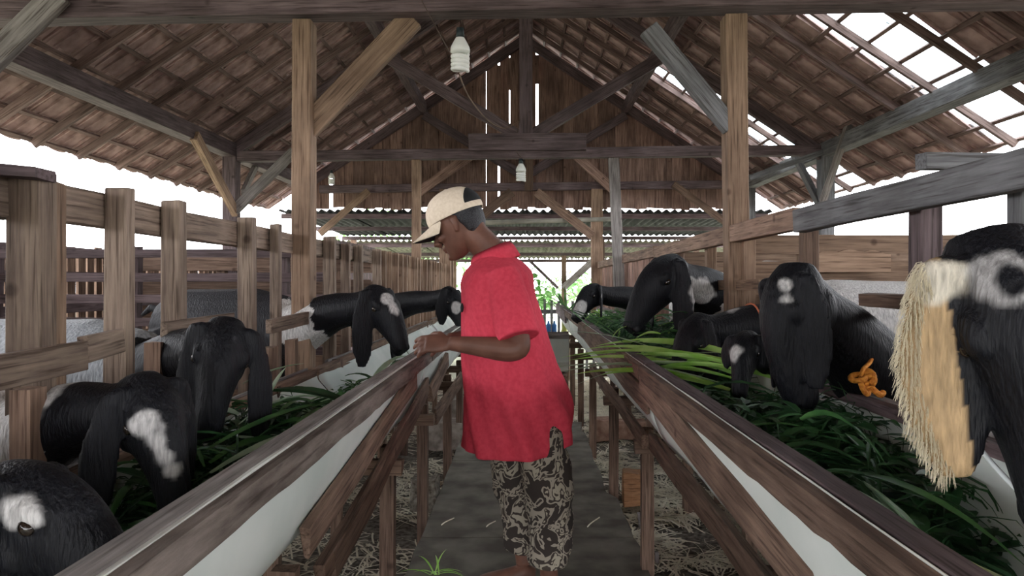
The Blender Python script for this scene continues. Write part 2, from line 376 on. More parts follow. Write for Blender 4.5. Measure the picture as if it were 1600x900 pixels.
def full_truss(Y, label, dark, tie_l, tie_r, tz, th=.095):
    t = thing('roof_truss', (0, Y, -.2), label, 'roof frame')
    beam('tie_beam', V((tie_l, Y, tz-.03)), V((tie_r, Y, tz+.03)), .09, th, dark, t, wob=.003, bevel=.004, seg=8)
    for s in (-1, 1):
        ex = PX+(.07 if s > 0 else 0)
        beam('rafter_beam', V((s*(ex-.02), Y, RIDGE-ex*TAN-.09+.0)), V((s*.03, Y, RIDGE-.11)), .06, .11, dark, t)
        beam('post', V((s*ex, Y, PZ-.06)), V((s*ex, Y, GZ-.05)), .12, .12, dark if s < 0 else M['slate'], t)
        beam('strut', V((s*.05, Y, tz+.16)), V((s*QX, Y-.0, RIDGE-QX*TAN-.20)), .06, .105, dark, t)
    beam('king_post', V((.01, Y, tz+.03)), V((.01, Y, RIDGE-.15)), .125, .07, dark, t)
    return t
Y = 6.9
t2 = full_truss(Y, 'middle roof frame with king post, two slanting struts and doubled tie beam', M['dark'], P(372, 240, Y).x, P(1292, 230, Y).x, 2.37)
beam('splice_board', P(732, 222, Y-.07), P(916, 222, Y-.07), .04, .16, M['dark'], t2, bevel=.003)
beam('post', V((FXL-.02, Y+.03, 2.33)), V((FXL-.02, Y+.03, .3)), .08, .08, M['post'], t2)
beam('post', V((FXR-.12, Y+.03, 2.33)), V((FXR-.03, Y+.03, .3)), .095, .08, M['grey'], t2)
# braces round the outer posts
beam('brace', P(304, 212, 6.0), P(368, 332, 6.86), .05, .09, M['post'], t2)
beam('brace', P(460, 236, 6.84), P(363, 332, 6.84), .05, .085, M['grey'], t2)
beam('brace', P(404, 250, 7.6), P(380, 300, 7.0), .04, .06, M['grey'], t2)
beam('brace', P(1328, 188, 6.3), P(1285, 315, 6.86), .045, .06, M['grey'], t2)
beam('brace', P(1240, 240, 7.3), P(1280, 318, 6.95), .05, .08, M['slate'], t2)
beam('brace', P(1290, 236, 6.84), P(1170, 278, 6.84), .045, .05, M['slate'], t2)
Y = 9.25
t3 = full_truss(Y, 'farthest roof frame standing against the plank gable wall', M['dark'], P(500, 293, Y).x, P(1140, 290, Y).x, 2.36)
beam('post', V((FXR-.05, Y, 2.33)), V((FXR-.05, Y, .3)), .14, .1, M['post'], t3)
beam('post', V((FXL, Y, 2.33)), V((FXL, Y, .3)), .14, .1, M['post'], t3)
beam('hanger_post', V((.06, Y-.08, 2.75)), P(826, 298, Y-.08), .10, .06, M['brown'], t3)
beam('brace', P(838, 300, Y-.1), P(926, 368, Y-.1), .05, .11, M['brown'], t3)
beam('brace', P(800, 300, Y-.1), P(700, 378, Y-.1), .05, .11, M['brown'], t3)
beam('brace', P(576, 298, Y-.1), P(500, 365, Y-.1), .05, .08, M['post'], t3)
beam('brace', P(1052, 288, Y-.1), P(1140, 352, Y-.1), .05, .08, M['brown'], t3)
beam('brace', P(760, 225, Y-.1), P(655, 300, Y-.1), .05, .11, M['gable'], t3)
beam('brace', P(880, 225, Y-.1), P(962, 300, Y-.1), .05, .11, M['gable'], t3)
# bamboo pole slung under the last frame
bm = bmesh.new(); tube(bm, [P(690, 350, 9.17), P(962, 342, 9.17)], .028, 10)
tag(centre_obj('bamboo_pole', mesh_from(bm, smooth=True), M['fibre']), 'thin pale pole tied level below the plank gable wall', 'pole')
# ------------------------------------------------------------------ gable wall of vertical planks
gw = thing('wall_back', (0, 9.4, 2.1), kind='structure')
x = -2.72; k = 0
gaps = {772: .024, 843: .034, 801: .014, 757: .008, 513: .05}
while x < 2.72:
    w = random.uniform(.10, .15); px = VPX+F*(x+w)/9.4; g = -.006; hit = None
    for gx, gv in gaps.items():
        if abs(px-gx) < 9 and gx in gaps: g = gv; hit = gx
    zt = lambda X: RIDGE-abs(X)*TAN-.085
    z0 = 2.10+random.uniform(-.015, .02)
    bm = bmesh.new(); xs = (x, x+w); yy = 9.37+.02*(k % 2)
    lo = [(xs[0], z0), (xs[1], z0+random.uniform(-.01, .01))]; up = [(xs[1], zt(xs[1])), (xs[0], zt(xs[0]))]
    if xs[0] < 0 < xs[1]: up = [(xs[1], zt(xs[1])), (0, zt(0)), (xs[0], zt(xs[0]))]
    ring2 = lo+up; a = [bm.verts.new((q[0], yy, q[1])) for q in ring2]; b = [bm.verts.new((q[0], yy+.018, q[1])) for q in ring2]
    bm.faces.new(a); bm.faces.new(b[::-1])
    for i in range(len(a)): bm.faces.new((a[i], b[i], b[(i+1) % len(a)], a[(i+1) % len(a)]))
    bmesh.ops.recalc_face_normals(bm, faces=bm.faces)
    me = mesh_from(bm); c = V((x+w/2, 9.39, 2.1)); me.transform(Matrix.Translation(-c)); me.transform(Matrix.Rotation(-math.pi/2, 4, 'Y').inverted())
    o = put('plank', me, M['gable'], gw, Matrix.Translation(c) @ Matrix.Rotation(-math.pi/2, 4, 'Y'))
    if hit: del gaps[hit]
    if hit in (772, 843, 801):
        for a_, b_ in {772: ((2.72, 4.02),), 843: ((3.68, 4.1), (2.1, 3.14)), 801: ((3.6, 4.05), (2.1, 3.1))}[hit]:
            beam('cover_strip', (x+w+g/2, 9.345, a_), (x+w+g/2, 9.345, min(b_, RIDGE-abs(x+w)*TAN-.16)), .05, .015, M['gable'], gw)
    x += w+g; k += 1
# ------------------------------------------------------------------ lower corrugated roofs beyond
def corrugated(x0, x1, ya, za, yb, zb, wl=.105, amp=.02, nseg=2):
    bm = bmesh.new(); n = int((x1-x0)/wl*6); rows = []
    for j in range(nseg+1):
        t = j/nseg; y = ya+(yb-ya)*t; z = za+(zb-za)*t
        rows.append(([bm.verts.new((x0+(x1-x0)*i/n, y, z+amp*math.sin(i*math.pi/3))) for i in range(n+1)], [bm.verts.new((x0+(x1-x0)*i/n, y, z+.004+amp*math.sin(i*math.pi/3))) for i in range(n+1)]))
    for (a, A), (b, B) in zip(rows, rows[1:]):
        for i in range(n): bm.faces.new((a[i], a[i+1], b[i+1], b[i])); bm.faces.new((A[i], B[i], B[i+1], A[i+1]))
    for (a, A) in (rows[0], rows[-1]):
        for i in range(n): bm.faces.new((a[i], A[i], A[i+1], a[i+1]))
    return mesh_from(bm, smooth=True)
sh = thing('lean_to_roof', (0, 12, GZ-.08), 'low dark corrugated lean-to roof beyond the plank gable wall', 'roof')
xx = -3.2
while xx < 3.2:
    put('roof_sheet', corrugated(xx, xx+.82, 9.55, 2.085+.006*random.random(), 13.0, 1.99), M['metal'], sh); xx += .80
for y, z in ((9.7, 2.03), (11.3, 1.98), (12.9, 1.93)): beam('purlin', (-3.2, y, z), (3.2, y, z), .05, .06, M['dark'], sh)
for x in (-3.0, -1.3, 1.35, 3.0): beam('post', (x, 12.9, 1.9), (x, 12.9, GZ-.1), .09, .09, M['brown'], sh)
sh2 = thing('lean_to_roof', (0, 15.5, GZ-.08), 'second pale corrugated roof, lowest and farthest down the aisle', 'roof')
xx = -3.6
while xx < 4.2:
    put('roof_sheet', corrugated(xx, xx+.82, 13.6, 1.98-.06, 17.5, 1.72), M['fibre'], sh2); xx += .80
for y, z in ((13.8, 1.85), (15.6, 1.75), (17.3, 1.66)): beam('purlin', (-3.6, y, z), (4.2, y, z), .06, .07, M['dark'], sh2)
for x in (-3.4, -1.5, .83, 4.0): beam('post', (x, 15.6, 1.72), (x, 15.6, GZ-.1), .10, .10, M['post'], sh2)
beam('brace', P(825, 405, 15.5), P(872, 450, 15.5), .05, .06, M['dark'], sh2)
beam('brace', P(880, 450, 15.5), P(935, 400, 15.5), .08, .14, M['grey'], sh2)
# slatted side fence by the far shed on the left
ff = thing('slat_fence', (-2.4, 11, GZ-.08), 'dark upright slats beyond the far left corner post', 'fence')
for i in range(16): beam('slat', (-2.6+.0*i, 9.7+i*.2, GZ-.08), (-2.6, 9.7+i*.2, 1.75), .02, .13, M['dark'], ff)
for z in (.6, 1.5): beam('rail', (-2.57, 9.6, z), (-2.57, 12.8, z), .03, .07, M['dark'], ff)
# low green picket and shrubs at the aisle's end
pf = thing('picket_fence', (.3, 11.5, GZ-.08), 'low slatted gate between the aisle and the bright garden', 'fence')
for i in range(22): beam('picket', (-.9+i*.11, 11.5, GZ-.08), (-.9+i*.11, 11.5, .88+random.uniform(-.02, .02)), .04, .02, M['slate'], pf)
for z in (.2, .7): beam('rail', (-.95, 11.53, z), (1.5, 11.53, z), .03, .06, M['slate'], pf)
def blade_bm(bm, p0, d, L, w, droop=.4, seg=7, curl=0, fold=.25, upv=None):
    """a folded, tapering leaf that bends down along its length"""
    d = V(d).normalized(); side = d.cross(V((0, 0, 1)));
    side = side.normalized() if side.length > .05 else V((1, 0, 0))
    if curl: side = (Matrix.Rotation(curl, 3, d) @ side)
    p = V(p0); prev = None; dd = d.copy()
    for i in range(seg+1):
        t = i/seg; ww = w*(.35+.65*math.sin(min(1, t*2.2)*math.pi/2))*(1-max(0, (t-.35)/.65)**1.7)+.0008
        nn = side.cross(dd).normalized()
        a = bm.verts.new(p-side*ww/2+nn*ww*fold); b = bm.verts.new(p); c = bm.verts.new(p+side*ww/2+nn*ww*fold)
        if prev: bm.faces.new((prev[0], a, b, prev[1])); bm.faces.new((prev[1], b, c, prev[2]))
        prev = (a, b, c); dd = (dd+V((0, 0, -droop/seg*1.6))).normalized(); p = p+dd*(L/seg)
def broad_bm(bm, p0, d, L, w):
    d = V(d).normalized(); side = d.cross(V((random.uniform(-.4, .4), random.uniform(-.4, .4), 1))).normalized(); nn = side.cross(d)
    pr = None
    for i, t in enumerate((0, .2, .45, .7, .9, 1)):
        ww = w*math.sin(math.pi*min(1, t**.8*.97+.03)); c = V(p0)+d*L*t+nn*(-.25*L*t*t)
        q = [bm.verts.new(c-side*ww/2+nn*ww*.15), bm.verts.new(c), bm.verts.new(c+side*ww/2+nn*ww*.15)]
        if pr: bm.faces.new((pr[0], q[0], q[1], pr[1])); bm.faces.new((pr[1], q[1], q[2], pr[2]))
        pr = q
def shrub(x, y, h, r, n, label):
    t = thing('shrub', (x, y, GZ-.08), label, 'shrub')
    bm = bmesh.new()
    for i in range(5): tube(bm, [(x, y, GZ-.1), (x+random.uniform(-.3, .3)*r, y+random.uniform(-.3, .3)*r, GZ+h*.5), (x+random.uniform(-.6, .6)*r, y+random.uniform(-.5, .5)*r, GZ+h*.85)], [.03, .02, .008], 6)
    put('stem', mesh_from(bm), M['dark'], t)
    bm = bmesh.new()
    for i in range(n):
        a = random.uniform(0, 6.28); el = random.uniform(-.6, 1.5); rr = random.uniform(.55, 1.05)
        c = V((x+r*rr*math.cos(a)*math.cos(el), y+r*rr*math.sin(a)*math.cos(el), GZ+h*.55+h*.45*rr*math.sin(el)))
        broad_bm(bm, c, (random.uniform(-1, 1), random.uniform(-1, 1), random.uniform(-.6, .8)), random.uniform(.15, .3), random.uniform(.06, .13))
    o = put('foliage', mesh_from(bm), M['bush'], t); o['kind'] = 'stuff'
for a in ((-.3, 15, 1.6, .9, 500, 'pale green shrub seen just right of the man\'s shoulder'), (1.4, 20, 1.5, 1.5, 500, 'wide garden shrub beyond the lowest roof, right of the aisle'), (-1.9, 19, 2.6, 1.5, 600, 'tall garden shrub left of the aisle, seen under the far roof'), (-4.5, 23, 3.6, 2.2, 700, 'big leafy shrub showing green in the gap over the far left fence')):
    shrub(*a)
# spiky plant by the end of the trough
t = thing('spiky_plant', (.55, 9.9, GZ), 'spiky long-leaved plant at the end of the right trough', 'plant')
bm = bmesh.new(); tube(bm, [(.55, 9.9, GZ-.02), (.53, 9.9, .5), (.55, 9.9, .75)], [.05, .04, .03], 8); put('stem', mesh_from(bm), M['stalk'], t)
for i in range(16):
    bm = bmesh.new(); a = random.uniform(0, 6.28); blade_bm(bm, (.55, 9.9, .72), (math.cos(a)*.9, math.sin(a)*.7, random.uniform(.5, 1.4)), random.uniform(.4, .6), .03, .5)
    put('leaf', mesh_from(bm), M['leaf2'], t)
for i, (px, c) in enumerate(((857, 'left'), (866, 'right'))):
    bm = bmesh.new(); p = P(px, 522, 9.6); tube(bm, [p+V((0, 0, 0)), p+V((0, 0, .12)), p+V((0, 0, .14)), p+V((0, 0, .17))], [.033, .033, .015, .014], 12)
    tag(centre_obj('bottle', mesh_from(bm, smooth=False), M['blue']), 'blue bottle, %s of the two at the end of the aisle' % c, 'bottle', None)
tag(beam('side_table', P(850, 524, 9.6)+V((0, 0, -.01)), P(890, 524, 9.6)+V((0, 0, -.01)), .3, .02, M['post']), 'wooden ledge under the blue bottles', 'shelf')
for a in (852, 888): beam('leg', P(a, 526, 9.6)+V((0, 0, -.012)), V((P(a, 526, 9.6).x, 9.6, GZ-.02)), .04, .04, M['post'], bpy.data.objects['side_table'])
# ------------------------------------------------------------------ stalls
SF = .20
for s, w in ((-1, 'left'), (1, 'right')):
    fl = thing('floor', (s*1.95, 4, SF), kind='structure')
    n = 0; y = 0.0
    bm = bmesh.new()
    while y < 9.2:
        box_bm(bm, Matrix.Translation((s*1.98, y, SF-.012)) , 1.86, .085, .024, 1, .002); y += .105
    o = put('floor_slat', mesh_from(bm), M['brown'], fl); o['kind'] = 'stuff'
    for x in (1.15, 1.95, 2.8): beam('joist', (s*x, 0, SF-.06), (s*x, 9.2, SF-.06), .05, .07, M['brown'], fl)
    for x in (1.15, 2.8):
        for y in (.3, 2.3, 4.3, 6.3, 8.3): beam('leg', (s*x, y, SF-.09), (s*x, y, GZ-.05), .07, .07, M['brown'], fl)
# outer walls of the stalls
wl = thing('wall_left', (-2.95, 4, SF), kind='structure')
y = -4.3
while y < 9.2:
    w = random.uniform(.065, .085); beam('slat', (-2.95, y, .1), (-2.95, y, 1.38+random.uniform(-.02, .03)), .018, w, M['brown'], wl, seg=1); y += w+random.uniform(.015, .035)
for z in (.42, .75, 1.0, 1.20, 1.36): beam('rail', (-2.91, -4.3, z), (-2.91, 9.2, z), .035, .06, M['dark'], wl)
wr = thing('wall_right', (2.98, 4, SF), kind='structure')
y = -4.3
while y < 9.2:
    w = random.uniform(.07, .10); beam('slat', (2.98, y, .1), (2.98, y, 1.20+random.uniform(-.02, .03)), .018, w, M['brown'], wr, seg=1); y += w+random.uniform(.015, .04)
for z in (.42, .78, 1.05, 1.22, 1.36): beam('rail', (2.94, -4.3, z), (2.94, 9.2, z), .035, .09, M['post'], wr)
wf = thing('wall_front_added', (0, -4.45, GZ), kind='structure')  # unseen end wall, added with longer roof and side walls to dim the foreground
x = -3.2
while x < 3.2:
    zt_ = RIDGE-abs(x+.1)*TAN-.12; beam('plank', (x+.1, -4.45, 2.0), (x+.1, -4.45, zt_), .19, .02, M['gable'], wf, seg=1); x += .2
# partitions across the stalls
def partition(s, Y, zs, x0, x1, mat, label, h, posts=(1.3, 2.1, 2.85)):
    t = thing('stall_partition', (s*(x0+x1)/2, Y, SF), label, 'partition')
    for z in zs: beam('rail', (s*x0, Y-.03, z+random.uniform(-.006, .006)), (s*x1, Y-.03, z+random.uniform(-.006, .006)), .022, h if not isinstance(z, tuple) else h, mat, t)
    for x in posts: beam('post', (s*x, Y+.01, SF), (s*x, Y+.01, max(zs)+.04), .06, .05, mat, t)
    return t
partition(-1, 3.95, (1.32, 1.19, 1.08, .95, .80, .62, .42), 1.06, 2.9, M['dark'], 'left stall divider of narrow dark rails beside the nearest roof post', .045)
partition(-1, 5.1, (1.30, 1.12, .95, .78, .60, .42), 1.06, 2.9, M['brown'], 'left stall divider of broad boards, second from the camera', .12)
partition(-1, 7.0, (1.30, 1.12, .95, .78, .60, .42), 1.06, 2.9, M['brown'], 'left stall divider by the middle roof frame', .10)
partition(-1, .5, (1.28, 1.10, .92, .72, .50), 1.06, 2.9, M['brown'], 'nearest left stall divider, at the edge of the view', .08)
partition(1, 3.40, (1.34, 1.22, 1.10, .90, .68, .46), 1.02, 2.9, M['post'], 'right stall divider of pale boards beside the nearest roof post', .085)
partition(1, 5.1, (1.30, 1.12, .95, .78, .60), 1.02, 2.9, M['post'], 'right stall divider of broad boards, second from the camera', .13)
partition(1, 7.0, (1.30, 1.12, .95, .78, .60, .42), 1.02, 2.9, M['brown'], 'right stall divider by the middle roof frame', .11)
tt = partition(1, 1.95, (1.12, .90, .66), 1.02, 2.9, M['dark'], 'nearest right stall divider with a dark board on top', .05, (1.5, 2.8))
beam('top_board', P(1440, 252, 1.93), P(1440, 246, 1.93)+V((1.5, .1, 0)), .05, .04, M['slate'], tt)
for x in (1.5, 2.8): beam('post', (x, 1.96, 1.1), (x, 1.96, 1.47), .05, .05, M['dark'], tt)
# wavy board
t = thing('loose_board', P(1330, 425, 3.9), 'pale board with a wavy top edge behind the right fence', 'board')
bm = bmesh.new(); n = 14; a = []; b = []
for i in range(n+1):
    p = P(1277+(1392-1277)*i/n, 0, 3.3); top = 396-5*math.sin(i/n*math.pi)-2*math.sin(i*1.3)
    a.append((P(1277+115*i/n, top, 3.3), P(1277+115*i/n, 425, 3.3)))
vs = [[bm.verts.new(q+V((0, dy, 0))) for q in (s[0], s[1])] for dy in (0, .02) for s in a]
m_ = n+1
for i in range(n):
    bm.faces.new((vs[i][0], vs[i][1], vs[i+1][1], vs[i+1][0])); bm.faces.new((vs[m_+i][0], vs[m_+i+1][0], vs[m_+i+1][1], vs[m_+i][1]))
    bm.faces.new((vs[i][0], vs[i+1][0], vs[m_+i+1][0], vs[m_+i][0])); bm.faces.new((vs[i][1], vs[m_+i][1], vs[m_+i+1][1], vs[i+1][1]))
for i in (0, n): bm.faces.new((vs[i][0], vs[m_+i][0], vs[m_+i][1], vs[i][1]))
bmesh.ops.recalc_face_normals(bm, faces=bm.faces)
put('board', mesh_from(bm), M['post'], t)
# corrugated fence outside on the right
tag(put('sheet_fence', corrugated(-4, 4, 0, 0, .001, 0), M['fibre']), 'pale corrugated sheet fence outside beyond the right stalls', 'fence')
fo = bpy.data.objects['sheet_fence']; bpy.data.meshes.remove(fo.data)
bm = bmesh.new(); n = 200
for sx in (0,):
    A = [(bm.verts.new((4.3+.02*math.sin(i), 1+9*i/n, GZ-.1)), bm.verts.new((4.3+.02*math.sin(i), 1+9*i/n, 1.52))) for i in range(n+1)]
    B = [(bm.verts.new((4.31+.02*math.sin(i), 1+9*i/n, GZ-.1)), bm.verts.new((4.31+.02*math.sin(i), 1+9*i/n, 1.52))) for i in range(n+1)]
    for i in range(n):
        bm.faces.new((A[i][0], A[i+1][0], A[i+1][1], A[i][1])); bm.faces.new((B[i][0], B[i][1], B[i+1][1], B[i+1][0])); bm.faces.new((A[i][1], A[i+1][1], B[i+1][1], B[i][1]))
tag(centre_obj('sheet_fence', mesh_from(bm), M['fibre']), 'pale corrugated sheet fence outside beyond the right stalls', 'fence')
# ------------------------------------------------------------------ feeding fences along the aisle
fl = thing('feeding_fence', (FXL, 4.5, SF), 'left feeding fence: row of upright posts under one top board', 'fence')
for y0, y1 in ((-.2, 1.50), (1.50, 3.30), (3.30, 5.6), (5.6, 9.2)):
    beam('top_rail', (FXL-.045, y0, 1.342+random.uniform(-.004, .004)), (FXL-.045, y1, 1.338), .03, .085, M['fence'], fl, bevel=.003)
for px, w, d, zt in ((-40, .05, .06, 1.40), (48, .05, .075, 1.395), (84, .045, .03, 1.38), (186, .045, .055, 1.40), (272, .045, .055, 1.40), (386, .045, .055, 1.40), (431, .04, .04, 1.40), (515, .045, .06, 1.40), (540, .035, .05, 1.38), (560, .04, .05, 1.39), (589, .04, .06, 1.39)):
    y = FXL*F/(px-VPX)
    beam('post', (FXL+.0, y, .70), (FXL, y, zt), d, w, M['fence'] if px != 84 else M['post'], fl, bevel=.003, up=(0, 1, 0))
y = 5.2
while y < 9.2: beam('post', (FXL, y, .70), (FXL+random.uniform(-.01, .01), y+random.uniform(-.02, .02), 1.39), .05, .045, M['post'], fl); y += random.uniform(.17, .26)
tag(beam('cap_board', P(-30, 265, 1.45), P(74, 272, 1.45), .06, .022, M['dark']), 'short dark offcut lying on top of the left fence at the picture edge', 'board')
for (a, b, z0, z1, h) in ((-60, 104, 1.005, 1.01, .065), (104, 166, 1.02, 1.03, .06), (236, 345, 1.035, 1.04, .05), (405, 470, 1.0, 1.01, .055)):
    ya = FXL*F/(a-VPX); yb = FXL*F/(b-VPX)
    beam('rail', (FXL+.035, ya, z0), (FXL+.035, yb, z1), .022, h, M['fence'], fl, bevel=.002)
for px, zt in ((226, 1.01), (410, .92), (445, .93), (20, .96), (100, .82)):
    y = FXL*F/(px-VPX); beam('short_post', (FXL+.03, y, .70), (FXL+.03, y, zt), .04, .05, M['brown'], fl)
fr = thing('feeding_fence', (FXR, 4.5, SF), 'right feeding fence: posts carrying one long dark rail', 'fence')
for y0, y1 in ((.3, 2.5), (2.5, 5.2), (5.2, 9.2)):
    beam('top_rail', (FXR-.02, y0, 1.385), (FXR-.02, y1, 1.375), .05, .075, M['slate'] if y0 < 1 else M['brown'], fr, bevel=.003)
for px, w, m in ((1600, .05, 'slate'), (1442, .06, 'dark'), (1262, .05, 'brown'), (1168, .045, 'post'), (1109, .05, 'post'), (1060, .05, 'brown'), (1030, .04, 'brown')):
    y = (FXR+.03)*F/(px-VPX); beam('post', (FXR+.035, y, .74), (FXR+.035, y, 1.36), .055, w, M[m], fr, bevel=.003)
y = 5.2
while y < 9.2: beam('post', (FXR+.035, y, .74), (FXR+.035, y+.02, 1.36), .05, .05, M['gable'], fr); y += random.uniform(.18, .3)
beam('rail', (FXR+.0, 2.95, 1.155), (FXR, 4.4, 1.15), .03, .045, M['post'], fr)
beam('rail', (FXR+.08, 1.55, 1.115), (FXR+.08, 2.25, 1.115), .03, .04, M['brown'], fr)
beam('rail', (FXR+.08, .6, 1.08), (FXR+.08, 1.55, 1.08), .03, .05, M['brown'], fr)
# ------------------------------------------------------------------ troughs
def trough(side, y0, y1, label, backh, sag=0):
    s = side; t = thing('feed_trough', (s*.66, (y0+y1)/2, GZ), label, 'feeding trough')
    prof = [(.425, -.30), (.438, -.40), (.465, -.50), (.51, -.575), (.57, -.62), (.64, -.635), (.72, -.61), (.80, -.55), (.86, -.47), (.895, -backh-.02), (.90, -backh)]
    prof = spl(prof, 3); bm = bmesh.new(); ny = int((y1-y0)/.12); rows = []
    for j in range(ny+1):
        y = y0+(y1-y0)*j/ny
        rr = []
        for i, (x, h) in enumerate(prof):
            k = math.sin(math.pi*min(1, i/(len(prof)-1))); e = .012*k*noise.noise(V((y*2.2, i*.15, s)))
            rr.append(V((s*(x+e), y, CH+h+e)))
        rows.append(rr)
    th = .005; vs = [[bm.verts.new(p) for p in r] for r in rows]; vi = []
    c = V((s*.66, 0, CH-.2))
    for r in rows: vi.append([bm.verts.new(p+(V((c.x, p.y, c.z))-p).normalized()*th) for p in r])
    n = len(prof)
    for j in range(ny):
        for i in range(n-1): bm.faces.new((vs[j][i], vs[j][i+1], vs[j+1][i+1], vs[j+1][i])); bm.faces.new((vi[j][i], vi[j+1][i], vi[j+1][i+1], vi[j][i+1]))
        for i in (0, n-1): bm.faces.new((vs[j][i], vs[j+1][i], vi[j+1][i], vi[j][i]))
    for j in (0, ny):
        for i in range(n-1): bm.faces.new((vs[j][i], vi[j][i], vi[j][i+1], vs[j][i+1]))
    bmesh.ops.recalc_face_normals(bm, faces=bm.faces)
    put('liner', mesh_from(bm, smooth=True), M['liner'], t)
    # front rim: inner board, strip of liner, rough outer board
    beam('rim_board', (s*.447, y0, CH-.305), (s*.447, y1, CH-.305), .042, .03, M['grey'] if s < 0 else M['dark'], t, bevel=.002, wob=.002)
    bm = bmesh.new(); rows = []
    nn = int((y1-y0)/.06)
    for j in range(nn+1):
        y = y0+(y1-y0)*j/nn; w = .004*noise.noise(V((y*3, 9, s)))
        rows.append([V((s*(.419), y, CH-.292+w)), V((s*(.427 if s < 0 else .4205), y, CH-.292+w)), V((s*.427, y, CH-.33)), V((s*.419, y, CH-.33))])
    skin_rings(bm, rows); bmesh.ops.recalc_face_normals(bm, faces=bm.faces); put('liner_edge', mesh_from(bm), M['liner_edge'], t)
    bm = bmesh.new(); rows = []
    for j in range(nn+1):
        y = y0+(y1-y0)*j/nn; w = .007*noise.noise(V((y*4, 2, s)))+.004*noise.noise(V((y*14, 2, s)))
        rows.append([V((s*.400, y, CH-.297)), V((s*.418, y, CH-.294)), V((s*.422, y, CH-.352+w)), V((s*(.402-.3*w), y, CH-.347+w))])
    skin_rings(bm, rows); bmesh.ops.recalc_face_normals(bm, faces=bm.faces)
    me = mesh_from(bm); 
    me.transform(Matrix.Translation((-s*.41, -(y0+y1)/2, -(CH-.31)))); me.transform(Matrix.Rotation(-math.pi/2, 4, 'Z'))
    put('rough_edge_board', me, M['bark'] if s < 0 else M['plank'], t, Matrix.Translation((s*.41, (y0+y1)/2, CH-.31)) @ Matrix.Rotation(math.pi/2, 4, 'Z'))
    beam('back_rim', (s*.915, y0, CH-backh), (s*.915, y1, CH-backh), .035, .06, M['brown'] if s < 0 else M['dark'], t, bevel=.002)
    beam('back_rim', (s*.945, y0+.3, CH-backh+.012), (s*.945, y1, CH-backh+.012), .02, .045, M['grey'], t)
    # bearers and legs
    y = y0+.35
    while y < y1:
        beam('bearer', (s*.44, y, CH-.665), (s*.95, y, CH-.665), .05, .05, M['plank'], t)
        beam('leg', (s*.50, y+.04, CH-.60), (s*.50, y+.04, GZ-.04), .05, .05, M['plank'], t)
        beam('leg', (s*.92, y+.04, CH-.38), (s*.92, y+.04, GZ-.04), .05, .05, M['plank'], t)
        y += 1.15
    return t
TL = []
for i, (a, b) in enumerate(((.0, 3.18), (3.21, 5.2), (5.24, 7.1), (7.14, 9.3))):
    TL.append(trough(-1, a, b, ('nearest left feeding trough, white liner under a grey rim board', 'left feeding trough just beyond the man\'s hands', 'left feeding trough hidden behind the man', 'farthest left feeding trough')[i], .41))
for i, (a, b) in enumerate(((.0, 2.6), (2.62, 5.0), (5.02, 7.3), (7.32, 9.3))):
    TL.append(trough(1, a, b, ('nearest right feeding trough, heaped with dark leaves', 'right feeding trough with bright long leaves over its edge', 'right feeding trough where the spotted goat feeds', 'farthest right feeding trough')[i], .34))
def pl(pa, pb, w, th, mat, t, name='side_plank', up=None):
    return beam(name, pa, pb, th, w, mat, t, wob=.006, bevel=.003, up=up)
# planks nailed along the outside of the near troughs (positions read off the photograph on the plane of the trough side)
def side(px, py, x): Y = x*F/(px-VPX); return P(px, py, Y)
pl(side(648, 592, -.41), side(478, 850, -.45), .07, .016, M['plank'], TL[0])
pl(side(668, 602, -.43), side(520, 885, -.46), .07, .02, M['plank'], TL[0])
pl(side(700, 560, -.41), side(672, 615, -.43), .07, .02, M['plank'], TL[1])
pl(side(640, 660, -.45), side(500, 900, -.47), .05, .03, M['plank'], TL[0])
pl(side(722, 590, -.42), side(680, 650, -.45), .08, .02, M['plank'], TL[1])
pl(side(905, 512, .40), side(1012, 628, .42), .085, .02, M['plank'], TL[5])
pl(side(1003, 600, .41), side(1275, 930, .455), .085, .02, M['plank'], TL[4])
pl(side(925, 575, .43), side(1008, 690, .46), .06, .025, M['plank'], TL[5])
pl(side(1020, 690, .45), side(1230, 960, .47), .062, .03, M['plank'], TL[4])
pl(V((.40, 9.2, CH-.33)), V((.41, 7.4, CH-.36)), .12, .02, M['dark'], TL[7])
# block feet
def block(name, px0, px1, py0, py1, Y, d, mat, label, cat='block'):
    a = P(px0, py1, Y); b = P(px1, py0, Y)
    return tag(beam(name, V((a.x, Y+d/2, (a.z+b.z)/2)), V((b.x, Y+d/2, (a.z+b.z)/2)), d, b.z-a.z, mat, wob=.008, bevel=.006, seg=3), label, cat)
block('wood_block', 975, 1012, 741, 793, 4.15, .13, M['orange'], 'orange-brown wooden block at the foot of a right trough leg')
block('wood_block', 925, 955, 656, 690, 5.95, .16, M['brick'], 'round-edged reddish block right of the walkway end')
block('brick', 957, 1012, 659, 688, 6.0, .15, M['brick'], 'pale reddish brick row lying under the right trough', 'brick')
block('stone_block', 664, 722, 660, 704, 5.6, .2, M['stone'], 'grey stone block at the walkway end, left of the man')
block('stone_block', 640, 682, 752, 800, 4.0, .16, M['dirt'], 'dark stone at the left edge of the walkway')
block('stone_block', 692, 724, 625, 658, 6.2, .2, M['stone'], 'pale rubble block against the man\'s shirt hem')
